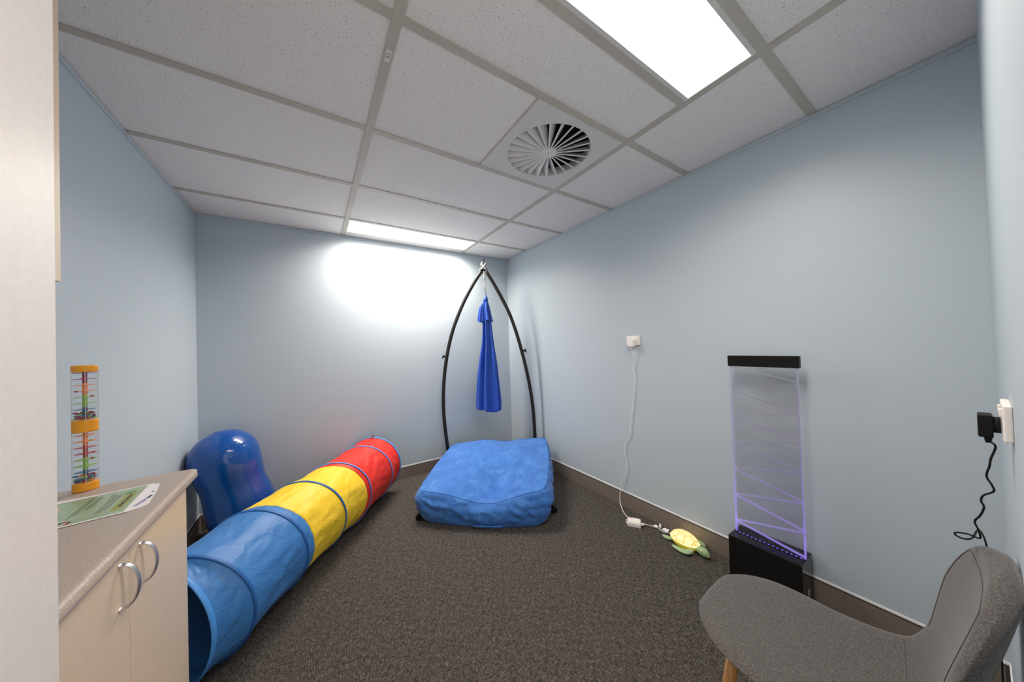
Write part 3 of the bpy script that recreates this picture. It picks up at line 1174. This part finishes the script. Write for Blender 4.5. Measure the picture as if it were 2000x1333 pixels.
for s in (-0.0045, 0.0045):
    o.tube([Vector((1.310, 1.862, 1.865)) + e1 * s, Vector((1.304, 1.865, 1.95)) + e1 * s, Vector((1.302, 1.866, 2.035)) + e1 * s], 0.0028, 8)
local(t, o.build('cord', 'grey_cord', t, True))
o = MB().tube([(1.302, 1.866, 2.03), (1.300, 1.867, 2.09), (1.299, 1.866, 2.13)], [0.009, 0.008, 0.006], 10)
f_ = -e2 * 0.022
o.tube([ap + e1 * -0.05 + f_ * 0.3 + Vector((0, 0, -0.012)), ap + e1 * -0.02 + f_ + Vector((0, 0, 0.012)), ap + e1 * 0.004 + f_ + Vector((0, 0, 0.035)), ap + e1 * 0.020 + f_ * 0.5 + Vector((0, 0, 0.065))], 0.0065, 8)
o.tube([ap + e1 * 0.030 + f_ * 0.8 + Vector((0, 0, -0.020)), ap + e1 * 0.004 + f_ + Vector((0, 0, 0.018)), ap + e1 * -0.025 + f_ * 0.5 + Vector((0, 0, 0.060)), ap + e1 * -0.030 + Vector((0, 0, 0.055))], 0.0055, 8)
local(t, o.build('strap', 'white_webbing', t, True))

# ------------------------------------------------------------------ bean bag
t = thing('bean_bag', 'large square blue suede bean bag cushion under the hanging swing', 'bean bag', (1.08, 1.42, 0))
cT = {(-1, -1): Vector((0.400, 1.372, 0.222)), (1, -1): Vector((1.150, 0.752, 0.252)), (-1, 1): Vector((0.985, 2.085, 0.285)), (1, 1): Vector((1.745, 1.462, 0.352))}
cB = {(-1, -1): Vector((0.392, 1.376, 0.044)), (1, -1): Vector((1.160, 0.728, 0.044)), (-1, 1): Vector((0.97, 2.03, 0.046)), (1, 1): Vector((1.705, 1.46, 0.046))}


def bil(c, s, q):
    return (c[(-1, -1)] * (1 - s) * (1 - q) + c[(1, -1)] * (1 + s) * (1 - q) + c[(-1, 1)] * (1 - s) * (1 + q) + c[(1, 1)] * (1 + s) * (1 + q)) / 4


fn = Vector((-0.634, -0.774, 0)).normalized()      # outward normal of the front face
rn = Vector((0.75, -0.66, 0)).normalized()


def top_pt(s, q):
    p = bil(cT, s, q)
    ed_f, ed_b, ed_l, ed_r = [(1 - x) / 2 for x in (q, -q, s, -s)]   # 1 at that edge
    bow = (1 - s * s)
    # edges bow outwards, front seam sags in the middle
    p += fn * 0.050 * bow * ed_f ** 2
    p += -fn * 0.02 * bow * ed_b ** 2
    p += rn * 0.030 * (1 - q * q) * ed_r ** 2 - rn * 0.02 * (1 - q * q) * ed_l ** 2
    p.z -= 0.075 * math.exp(-((s - 0.15) / 0.52) ** 2) * ed_f ** 3 * bow ** 0.5
    # puffed top with the hollow of a seat near the front
    puff = (1 - s * s) * (1 - q * q)
    p.z += 0.045 * puff ** 0.8
    p.z -= 0.105 * math.exp(-((s - 0.25) / 0.30) ** 2 - ((q + 0.55) / 0.42) ** 2) * min(1, puff * 5)
    p.z += 0.020 * math.exp(-((s + 0.25) / 0.4) ** 2 - ((q - 0.85) / 0.35) ** 2) - 0.022 * math.exp(-((s - 0.1) / 0.25) ** 2 - ((q - 0.95) / 0.4) ** 2)
    # creases fanning from the near right corner
    dx, dy = s - 1.0, q + 1.0
    d = math.hypot(dx, dy)
    an = math.atan2(dy, -dx)
    p.z += 0.0105 * math.sin(an * 15 + 2 * noise.noise(Vector((d * 2, an * 2, 0)))) * math.exp(-((d - 0.55) / 0.42) ** 2) * min(1, puff * 8)
    p.z += 0.008 * noise.noise(Vector((s * 2.6, q * 2.6, 1.0))) * min(1, puff * 4)
    return p


NG = 64
V, F, TOP = [], [], {}


def gv(p):
    V.append(p)
    return len(V) - 1


per = [(-1 + 2 * i / NG, -1) for i in range(NG)] + [(1, -1 + 2 * i / NG) for i in range(NG)] + [(1 - 2 * i / NG, 1) for i in range(NG)] + [(-1, 1 - 2 * i / NG) for i in range(NG)]
key = lambda s, q: (round((s + 1) * NG / 2), round((q + 1) * NG / 2))
for i in range(NG + 1):
    for j in range(NG + 1):
        s, q = -1 + 2 * i / NG, -1 + 2 * j / NG
        # soften the plan corners
        k = 22
        nn = (abs(s) ** k + abs(q) ** k) ** (1 / k) if (s or q) else 1
        mx_ = max(abs(s), abs(q))
        g = mx_ / nn if nn else 1
        TOP[(i, j)] = gv(top_pt(s * g, q * g))
for i in range(NG):
    for j in range(NG):
        F.append((TOP[(i, j)], TOP[(i + 1, j)], TOP[(i + 1, j + 1)], TOP[(i, j + 1)]))
NSD = 22
prev = [TOP[key(s, q)] for s, q in per]
cols = len(per)
ctr = (cT[(-1, -1)] + cT[(1, 1)] + cT[(1, -1)] + cT[(-1, 1)]) / 4
for r in range(1, NSD + 1):
    f = r / NSD
    row = []
    for c_, (s, q) in enumerate(per):
        k = 22
        nn = (abs(s) ** k + abs(q) ** k) ** (1 / k)
        g = 1 / nn
        tp = V[TOP[key(s, q)]]
        bt = bil(cB, s * g, q * g)
        if q == -1:
            bt = bt + fn * 0.060 * (1 - s * s)
        bt = bt + Vector((0, 0, -0.041)) * min(1, 3.0 * (1 - (s * g) ** 2))
        p = tp.lerp(bt, f)
        o_ = Vector((p.x - ctr.x, p.y - ctr.y, 0)).normalized()
        if q == -1 and abs(s) < 0.97:
            o_ = fn
        elif s == 1 and abs(q) < 0.97:
            o_ = rn
        blg = math.sin(math.pi * f ** 0.85)
        amt = 0.045
        p += o_ * amt * blg
        wr = noise.noise(Vector((p.x * 9, p.y * 9, p.z * 22))) * 0.014 + abs(noise.noise(Vector((p.x * 13 + 3 + p.z * 14, p.y * 13, p.z * 7)))) * -0.024
        p += o_ * wr * blg
        p.z = max(p.z, 0.002)
        row.append(gv(p))
    for c_ in range(cols):
        c2 = (c_ + 1) % cols
        F.append((prev[c_], row[c_], row[c2], prev[c2]))
    prev = row
F.append(tuple(reversed(prev)))
seam_pts = [V[TOP[key(s, q)]].copy() for s, q in per]
o = mesh('cover', V, F, 'blue_suede', t, True)
local(t, o)
sm = MB().loop_tube([p + Vector((0, 0, 0.0005)) for p in seam_pts], 0.0014, 6)
local(t, sm.build('seam', 'blue_suede_seam', t, True))
# flat carry handle low on the front face
hp = []
fr_row = [i for i, (s, q) in enumerate(per) if q == -1]
VB = V
lo = len(V) - cols
rowA = lo - 1 * cols
rowB = lo - 4 * cols
hv, hf = [], []
ids = [i for i in fr_row if -0.12 < per[i][0] < 0.36]
for i in ids:
    for rw in (rowB, rowA):
        p = V[rw + i].copy()
        hv.append(p + fn * 0.012)
for k in range(len(ids) - 1):
    hf.append((2 * k, 2 * k + 2, 2 * k + 3, 2 * k + 1))
hd = mesh('carry_handle', hv, hf, 'blue_suede', t, True)
local(t, hd)
md = hd.modifiers.new('thick', 'SOLIDIFY')
md.thickness = 0.005
md.offset = -1

# ------------------------------------------------------------------ water tower (acrylic ramp panel on a black plinth)
t = thing('ramp_tower', 'clear acrylic zigzag panel with violet light on a black base by the right wall', 'light tower', (1.73, -0.38, 0))
ya, yb = -0.530, -0.226
local(t, box('base', (1.650, ya, 0.0), (1.804, yb, 0.236), 'black_gloss', t, 0.003))
pa, pb = -0.528, -0.236
xf, xb = 1.716, 1.738
zb, ztp = 0.237, 1.222
local(t, box('top_bar', (xf - 0.004, pa - 0.008, 1.163), (xb + 0.004, pb + 0.002, 1.222), 'black_plastic', t, 0.001))
local(t, box('clear_panel', (xf, pa, zb), (xf + 0.003, pb, 1.163), 'clear_sheet', t))
local(t, box('clear_panel', (xb - 0.003, pa, zb), (xb, pb, 1.163), 'clear_sheet', t))
for y in (pa, pb - 0.006):
    sv, sf_, si = [], [], []
    for q in range(10):                          # the LED light fades with every step up the strip
        z0 = zb + (1.163 - zb) * q / 10
        m2 = MB().box((xf + 0.0032, y, z0), (xb - 0.0032, y + 0.006, z0 + (1.163 - zb) / 10))
        m2.f = [f_ for n_, f_ in enumerate(m2.f) if n_ > 1 or (n_ == 0 and q == 0) or (n_ == 1 and q == 9)]
        si += [q] * len(m2.f)
        sf_ += [tuple(i_ + len(sv) for i_ in f_) for f_ in m2.f]
        sv += m2.v
    local(t, mesh('side_strip', sv, sf_, None, t, False, ['edge_lit_%d' % q for q in range(10)], si))
zl = [1.160, 1.022, 0.879, 0.734, 0.584, 0.439, 0.294]
zr = [1.092, 0.944, 0.802, 0.657, 0.510, 0.368, 0.240]
for i in range(7):
    def ramp_bar(zA, zB, mt):
        h = 0.0042
        mb = MB()
        y0_, y1_ = pb - 0.0065, pa + 0.0065
        V = [(xf + 0.0032, y0_, zA), (xb - 0.0032, y0_, zA), (xb - 0.0032, y1_, zB), (xf + 0.0032, y1_, zB)]
        V += [(x, y, z - h) for x, y, z in V]
        mb.add(V, [(0, 1, 2, 3), (7, 6, 5, 4), (0, 4, 5, 1), (1, 5, 6, 2), (2, 6, 7, 3), (3, 7, 4, 0)])
        local(t, mb.build('ramp', mt, t))
    ramp_bar(zl[i], zr[i] + 0.006, 'ramp_lit_%d' % i)
    if i < 6:
        ramp_bar(zl[i + 1] + 0.008, zr[i] - 0.006, 'ramp_lit_%d' % i)
local(t, box('led_strip', (xf - 0.006, pa, 0.236), (xf - 0.001, pb, 0.239), 'led_black', t))
rr = random.Random(3)
for k in range(15):
    y = pb - 0.02 - k * 0.0182
    d = local(t, box('led', (xf - 0.0055, y - 0.006, 0.2388), (xf - 0.0015, y + 0.002, 0.2396), 'led_violet', t))
local(t, box('label_plate', (1.722, ya - 0.0008, 0.055), (1.746, ya, 0.090), 'grid_metal', t))
text_mesh('lettering', 'Max Water Lite', 0.0064, 'flyer_ink', t, Matrix.Translation((xf - 0.0006 - 1.73, -0.389 + 0.38, 1.1545)) @ Matrix.Rotation(math.radians(-90), 4, 'Z') @ Matrix.Rotation(math.radians(90), 4, 'X'), 0.0002)

# ------------------------------------------------------------------ sockets, adapters, cables


def socket(name, label, mw, cat='wall socket'):
    t = tag(bpy.data.objects.new(name, None), label, cat, 'double wall sockets')
    COL.objects.link(t)
    t.location = mw[0]
    t.rotation_euler = (0, 0, mw[1])
    # local: X along the wall, -Y out of the wall
    box('plate', (-0.0575, -0.011, -0.036), (0.0575, 0.0, 0.036), 'white_plastic', t, 0.003)
    for sx in (-0.030, 0.030):
        b_ = box('switch', (sx - 0.006, -0.0145, 0.012), (sx + 0.006, -0.0105, 0.026), 'white_plastic_cool', t, 0.001)
        b_.data.transform(Matrix.Translation((0, 0, 0)))
        s = MB()
        for dx, dz, an in ((-0.007, -0.006, 0.5), (0.007, -0.006, -0.5), (0, -0.019, 0)):
            c = Vector((sx + dx, 0, dz))
            d = Vector((math.sin(an), 0, math.cos(an))) * 0.0045
            n_ = Vector((d.z, 0, -d.x)).normalized() * 0.0009
            q = [c + d + n_, c + d - n_, c - d - n_, c - d + n_]
            s.add([(p.x, -0.0113, p.z) for p in q], [(0, 1, 2, 3)])
        s.build('pin_slots', 'socket_slot', t)
    return t


socket('wall_socket', 'white double socket on the long right wall above the turtle', ((XR, 0.438, 1.325), math.radians(-90)))
socket('wall_socket', 'white double socket at the far right edge behind the chair', ((0.925, YF, 1.135), math.radians(180)))

# white adapter in the first socket and its cable to the lamp
t = thing('white_adapter', 'white plug adapter pushed into the right wall socket', 'adapter', (XR - 0.011, 0.438, 1.31))
local(t, box('body', (XR - 0.048, 0.438 - 0.024, 1.278), (XR - 0.0118, 0.438 + 0.024, 1.334), 'white_plastic_cool', t, 0.005))
local(t, MB().tube([(XR - 0.030, 0.437, 1.280), (XR - 0.030, 0.436, 1.266), (XR - 0.030, 0.436, 1.250)], [0.009, 0.007, 0.005], 10).build('strain_relief', 'white_plastic_cool', t, True))
pts = [(1.789, 0.436, 1.255), (1.800, 0.434, 1.19), (1.808, 0.446, 1.11), (1.808, 0.434, 1.03), (1.810, 0.452, 0.90), (1.810, 0.466, 0.79), (1.810, 0.486, 0.67), (1.810, 0.496, 0.586), (1.810, 0.540, 0.50),
       (1.810, 0.547, 0.43), (1.810, 0.533, 0.34), (1.808, 0.545, 0.272), (1.803, 0.588, 0.17), (1.796, 0.598, 0.10), (1.775, 0.585, 0.04), (1.735, 0.53, 0.006), (1.692, 0.460, 0.005), (1.672, 0.428, 0.012)]
o = MB().tube(catmull(pts, 150), 0.0027, 8).build('power_cable', 'white_cable', None, True)
PWR = o
tag(o, 'white cable hanging down the right wall to the small box on the carpet', 'cable')
t = thing('control_box', 'small white cable box with an orange mark on the carpet', 'control box', (1.655, 0.375, 0), math.radians(32))
box('case', (-0.034, -0.045, 0.0), (0.034, 0.045, 0.026), 'white_plastic_cool', t, 0.003)
box('lid', (-0.030, -0.040, 0.026), (0.034, 0.041, 0.032), 'white_plastic', t, 0.002)
box('mark', (0.018, 0.020, 0.0322), (0.026, 0.033, 0.0326), 'orange_mark', t)
MB().tube([(0.004, -0.044, 0.012), (0.004, -0.066, 0.012)], [0.011, 0.008], 12).build('plug', 'white_plastic', t, True)
pts = [(1.700, 0.330, 0.012), (1.728, 0.300, 0.006), (1.735, 0.268, 0.008), (1.742, 0.240, 0.005), (1.738, 0.205, 0.005), (1.742, 0.175, 0.012), (1.738, 0.152, 0.020)]
o = MB().tube(catmull(pts, 60), 0.0024, 8).build('lamp_cable', 'white_cable', None, True)
tag(o, 'short white cable on the carpet joining the box to the turtle', 'cable')
b_ = MB().ball((1.741, 0.262, 0.012), 0.013, (1, 1.3, 0.8), 10, 7).build('cable_clip', 'white_plastic', o, True)
mesh('paper_tag', [(1.765, 0.256, 0.004), (1.758, 0.236, 0.004), (1.762, 0.234, 0.030), (1.769, 0.254, 0.030)], [(0, 1, 2, 3)], 'paper_white', o)
mesh('paper_tag', [(1.752, 0.228, 0.006), (1.745, 0.186, 0.006), (1.772, 0.180, 0.016), (1.776, 0.220, 0.012)], [(0, 1, 2, 3)], 'paper_white', o)
lp = [(1.672, 0.428, 0.012), (1.660, 0.440, 0.008), (1.640, 0.432, 0.005), (1.622, 0.405, 0.005), (1.625, 0.385, 0.012)]
MB().tube(catmull(lp, 24), 0.0024, 8).build('loop', 'white_cable', PWR, True)

# black adapter in the near socket with its wavy lead
t = thing('black_adapter', 'black plug pack sticking out of the far right socket', 'adapter', (0.935, YF + 0.011, 1.12))
local(t, MB().tube([(0.930, YF + 0.012, 1.122), (0.930, YF + 0.022, 1.122)], 0.0165, 20).build('collar', 'black_plastic', t, True))
local(t, box('body', (0.912, YF + 0.0205, 1.096), (0.952, YF + 0.0385, 1.143), 'black_plastic', t, 0.003))
local(t, MB().tube([(0.93, YF + 0.027, 1.098), (0.93, YF + 0.027, 1.083)], [0.006, 0.0035], 10).build('strain_relief', 'black_plastic', t, True))
pts = [(0.93, -1.018, 1.086), (0.945, -1.024, 1.073), (0.95, -1.018, 1.045), (0.95, -1.016, 1.029), (0.95, -1.012, 1.006), (0.95, -1.018, 0.988), (0.95, -1.019, 0.976), (0.95, -1.007, 0.963), (0.95, -1.004, 0.950), (0.95, -1.007, 0.938), (0.95, -1.002, 0.918),
       (0.95, -0.995, 0.902), (0.95, -0.999, 0.885), (0.95, -1.000, 0.868), (0.95, -0.985, 0.870), (0.95, -0.971, 0.866), (0.95, -0.970, 0.860), (0.955, -0.980, 0.855), (0.98, -0.99, 0.852)]
pts += [(1.06, -1.000, 0.845), (1.15, -1.01, 0.75), (1.19, -1.02, 0.50), (1.22, -1.015, 0.2), (1.30, -1.0, 0.006), (1.55, -0.80, 0.006), (1.70, -0.62, 0.006), (1.76, -0.545, 0.02), (1.765, -0.532, 0.03)]
o = MB().tube(catmull(pts, 220), 0.0017, 8).build('black_cable', 'black_plastic', None, True)
tag(o, 'thin wavy black lead hanging from the black plug pack behind the chair', 'cable')

# ------------------------------------------------------------------ turtle lamp
t = thing('turtle_lamp', 'glowing yellow and green turtle night light on the carpet by the right wall', 'night light', (1.722, 0.052, 0), math.radians(-100))
# local: X from tail to head, Y to the left side
NU, NV = 48, 20
V, F = [], []


def sh_pt(a, f):
    c, s = math.cos(a), math.sin(a)
    k = 1 - 0.12 * c
    return (0.088 * f * c, 0.064 * f * s * (1 + 0.10 * c * -1))


for j in range(NV + 1):
    ph = math.pi / 2 * j / NV
    for i in range(NU):
        x, y = sh_pt(2 * math.pi * i / NU, math.cos(ph))
        V.append((x, y, 0.040 + 0.040 * math.sin(ph)))
for j in range(NV):
    for i in range(NU):
        i2 = (i + 1) % NU
        F.append((j * NU + i, j * NU + i2, (j + 1) * NU + i2, (j + 1) * NU + i))
# shell groove pattern as two materials of one lit shell
scutes = [(-0.062, 0.0), (-0.028, 0.0), (0.008, 0.0), (0.043, 0.0), (0.072, 0.0), (-0.045, 0.036), (-0.008, 0.040), (0.030, 0.036), (-0.045, -0.036), (-0.008, -0.040), (0.030, -0.036), (0.058, 0.026), (0.058, -0.026)]
m = bpy.data.materials.new('turtle_shell')
m.use_nodes = True
nt = m.node_tree
b = nt.nodes['Principled BSDF']
b.inputs['Roughness'].default_value = 0.4
tc = nt.nodes.new('ShaderNodeTexCoord')
mp = nt.nodes.new('ShaderNodeMapping')
mp.inputs['Scale'].default_value = (1, 1, 0)
nt.links.new(tc.outputs['Object'], mp.inputs['Vector'])
vo = nt.nodes.new('ShaderNodeTexVoronoi')
vo.feature = 'DISTANCE_TO_EDGE'
vo.inputs['Scale'].default_value = 22.0
vo.inputs['Randomness'].default_value = 0.42
nt.links.new(mp.outputs[0], vo.inputs['Vector'])
gc = ramp(nt, vo.outputs['Distance'], [(0.035, (0.92, 0.55, 0.03)), (0.075, (1.0, 0.88, 0.46))])
b.inputs['Base Color'].default_value = (0.30, 0.25, 0.10, 1)
nt.links.new(gc, b.inputs['Emission Color'])
b.inputs['Emission Strength'].default_value = 0.80
M['turtle_shell'] = m
mesh('shell', V, F, 'turtle_shell', t, True)
V, F = [], []
for j in range(9):
    f = j / 8
    z = 0.040 - 0.034 * f
    g = 1.0 + 0.03 * math.sin(math.pi * f) - 0.22 * f * f
    for i in range(NU):
        x, y = sh_pt(2 * math.pi * i / NU, g)
        V.append((x, y, z))
for j in range(8):
    for i in range(NU):
        i2 = (i + 1) % NU
        F.append((j * NU + i2, j * NU + i, (j + 1) * NU + i, (j + 1) * NU + i2))
F.append(tuple(8 * NU + i for i in range(NU)))
mesh('belly', V, F, 'turtle_belly', t, True)
rm = MB().loop_tube([(*sh_pt(2 * math.pi * i / 60, 1.0), 0.040) for i in range(60)], 0.0035, 6)
rm.build('shell_rim', 'turtle_scute', t, True)
hd = MB().tube([(0.070, 0, 0.020), (0.090, 0, 0.026), (0.105, 0, 0.030), (0.125, 0, 0.031), (0.143, 0, 0.026), (0.156, 0, 0.020), (0.160, 0, 0.018)], [0.016, 0.018, 0.023, 0.0265, 0.020, 0.009, 0.003], 18).build('head', 'turtle_skin', t, True)
for sy in (-1, 1):
    MB().ball((0.127, sy * 0.0205, 0.044), 0.0048).build('eye', 'turtle_eye', hd, True)


def flipper(base, mid, tip, wd, th_):
    P = catmull([base, mid, tip], 16)
    V, F = [], []
    sg = 14
    for i, p in enumerate(P):
        f = i / 15
        d = (P[min(i + 1, 15)] - P[max(i - 1, 0)]).normalized()
        nrm = Vector((-d.y, d.x, 0)).normalized()
        w_ = wd * math.sin(math.pi * (0.16 + 0.78 * f)) ** 0.6
        for k in range(sg):
            a = 2 * math.pi * k / sg
            V.append(p + nrm * w_ * math.cos(a) + Vector((0, 0, th_ * math.sin(a) * (1 - 0.4 * f))))
    for i in range(15):
        for k in range(sg):
            k2 = (k + 1) % sg
            F.append((i * sg + k, i * sg + k2, (i + 1) * sg + k2, (i + 1) * sg + k))
    F += [tuple(range(sg)), tuple(15 * sg + k for k in range(sg))]
    return mesh('flipper', V, F, 'turtle_skin', t, True)


for sy in (-1, 1):
    flipper((0.078, sy * 0.040, 0.020), (0.055, sy * 0.078, 0.016), (-0.018, sy * 0.090, 0.013), 0.022, 0.013)
    flipper((-0.062, sy * 0.036, 0.016), (-0.090, sy * 0.050, 0.012), (-0.122, sy * 0.056, 0.012), 0.017, 0.012)

# ------------------------------------------------------------------ chair
CHX, CHY, CHR = 0.8663, -0.7398, 0.0425
t = thing('shell_chair', 'grey wool upholstered shell chair with oak legs in the near right corner', 'chair', (CHX, CHY, 0), CHR)
sd, ws, ww, wb, hb_, lean, db, ds_, z0 = 0.9454, 0.2235, 0.2010, 0.2187, 0.3030, 0.0682, 0.028, 0.0034, 0.0257
lf_, lz_ = 0.0, 0.017
ctl = [((.25 + lf_) * sd, .415 + lz_ + z0), ((.22 + lf_ * .7) * sd, .44 + lz_ * .3 + z0), (.06 * sd, .438 + z0), (-.10 * sd, .432 + z0), (-.19 * sd, .455 + z0), (-.235 * sd, .53 + z0), (-.235 * sd - lean * .5, .53 + z0 + hb_ * .5), (-.235 * sd - lean, .53 + z0 + hb_)]
NS_ = 90
dense = catmull([Vector((a, b_, 0)) for a, b_ in ctl], 801)
dc = [0]
for i in range(1, 801):
    dc.append(dc[-1] + (dense[i] - dense[i - 1]).length)
prof = []
for i in range(NS_):                              # rows crowd towards both rounded ends
    want = dc[-1] * (0.5 - 0.5 * math.cos(math.pi * i / (NS_ - 1)))
    j = next((q for q in range(801) if dc[q] >= want), 800)
    prof.append(dense[j])
cum = [0]
for i in range(1, NS_):
    cum.append(cum[-1] + (prof[i] - prof[i - 1]).length)
Lc = [c / cum[-1] for c in cum]


def lerp_tab(x, xs_, ys_):
    for i in range(len(xs_) - 1):
        if x <= xs_[i + 1]:
            f = (x - xs_[i]) / (xs_[i + 1] - xs_[i])
            return ys_[i] + (ys_[i + 1] - ys_[i]) * f
    return ys_[-1]


NUc = 40
grid = []
for i in range(NS_):
    l = Lc[i]
    w_ = lerp_tab(l, [0, .12, .3, .5, .62, .8, .9, 1], [ws, ws, ws * .98, ww * 1.03, ww, wb, wb, wb])
    e = .25
    if l < e:
        w_ *= max(0.02, (1 - ((e - l) / e) ** 2.45) ** (1 / 2.45))
    e = .24
    if l > 1 - e:
        w_ *= max(0.03, (1 - min(1, (l - 1 + e) / e) ** 2.2) ** (1 / 2.2))
    tg = (prof[min(i + 1, NS_ - 1)] - prof[max(i - 1, 0)]).normalized()
    nx, nz = tg.y, -tg.x
    if nz < -0.9:
        nx, nz = -nx, -nz
    dish = lerp_tab(l, [0, .3, .55, .75, 1], [ds_ * .3, ds_, db * 1.2, db, db * .8])
    row = []
    for k in range(NUc + 1):
        u = -1 + 2 * k / NUc
        X = w_ * u
        off = dish * (abs(X) / .2) ** 2
        nose = 0.015 * (1 - (X / ws) ** 2) * max(0.0, 1 - l / 0.22)      # the front edge bows forward
        row.append(Vector((X, prof[i].x + nx * off + nose, prof[i].y + nz * off)))
    grid.append(row)
nrmg = []
for i in range(NS_):
    rown = []
    for k in range(NUc + 1):
        dv = grid[min(i + 1, NS_ - 1)][k] - grid[max(i - 1, 0)][k]
        du = grid[i][min(k + 1, NUc)] - grid[i][max(k - 1, 0)]
        rown.append(dv.cross(du).normalized())
    nrmg.append(rown)
sgn = 1 if nrmg[25][NUc // 2].z > 0 else -1
TH = 0.013
V, F = [], []
idu, idl = {}, {}
for i in range(NS_):
    for k in range(NUc + 1):
        # cushion edge: thickness rounds off towards the rim
        u = abs(-1 + 2 * k / NUc)
        eu = (1 - u ** 8) ** 0.5 if u < 1 else 0
        l = Lc[i]
        el = min(1, (min(l, 1 - l) / 0.02)) ** 0.5
        h = (TH + 0.006 * max(0.0, min(1.0, (l - 0.5) / 0.2))) * max(0.02, min(eu, 1)) * max(0.05, el)
        n_ = nrmg[i][k] * sgn
        idu[(i, k)] = len(V)
        V.append(grid[i][k] + n_ * h)
        idl[(i, k)] = len(V)
        V.append(grid[i][k] - n_ * h)
for i in range(NS_ - 1):
    for k in range(NUc):
        F.append((idu[(i, k)], idu[(i, k + 1)], idu[(i + 1, k + 1)], idu[(i + 1, k)]))
        F.append((idl[(i, k)], idl[(i + 1, k)], idl[(i + 1, k + 1)], idl[(i, k + 1)]))
bnd = [(0, k) for k in range(NUc)] + [(i, NUc) for i in range(NS_ - 1)] + [(NS_ - 1, k) for k in range(NUc, 0, -1)] + [(i, 0) for i in range(NS_ - 1, 0, -1)]
for a, b_ in zip(bnd, bnd[1:] + bnd[:1]):
    F.append((idu[a], idl[a], idl[b_], idu[b_]))
o = mesh('seat_shell', V, F, 'grey_wool', t, True)
bm = bmesh.new()
bm.from_mesh(o.data)
bmesh.ops.recalc_face_normals(bm, faces=bm.faces)
bm.to_mesh(o.data)
bm.free()
sb = o.modifiers.new('soft', 'SUBSURF')
sb.levels = sb.render_levels = 1
# stitched seams following the rim and the fold of the seat
st = []
k0, k1 = 3, NUc - 3
ie = max(i for i in range(NS_) if Lc[i] < 0.945)
path = [(i, k0) for i in range(52, ie)] + [(ie, k) for k in range(k0 + 2, k1 - 1)] + [(i, k1) for i in range(ie - 1, 51, -1)]
st = catmull([V[idu[q]] + nrmg[q[0]][q[1]] * sgn * 0.0002 for q in path], 260)
MB().tube(st, 0.0009, 6).build('rim_seam', 'grey_thread', t, True)
ic = min(range(NS_), key=lambda i: abs(Lc[i] - 0.50))
mb = MB().tube([V[idu[(ic, k)]] + nrmg[ic][k] * sgn * 0.0001 for k in range(2, NUc - 1)], 0.0009, 6)
mb.build('fold_seam', 'grey_thread', t, True)
# legs: round tapered oak, splayed, carried on a black underframe
for sx in (-1, 1):
    for (yt, yb_) in ((0.135, 0.19), (-0.13, -0.195)):
        tp = Vector((sx * 0.145, yt, 0.435))
        bt = Vector((sx * 0.200, yb_, 0.0))
        MB().tube([tp, tp.lerp(bt, 0.5), bt], [0.0155, 0.0145, 0.0105], 18).build('leg', 'oak', t, True)
fr_ = MB().tube([(-0.145, 0.135, 0.428), (0.145, -0.13, 0.428)], 0.009, 10).tube([(0.145, 0.135, 0.428), (-0.145, -0.13, 0.428)], 0.009, 10)
fr_.build('underframe', 'black_plastic', t, True)
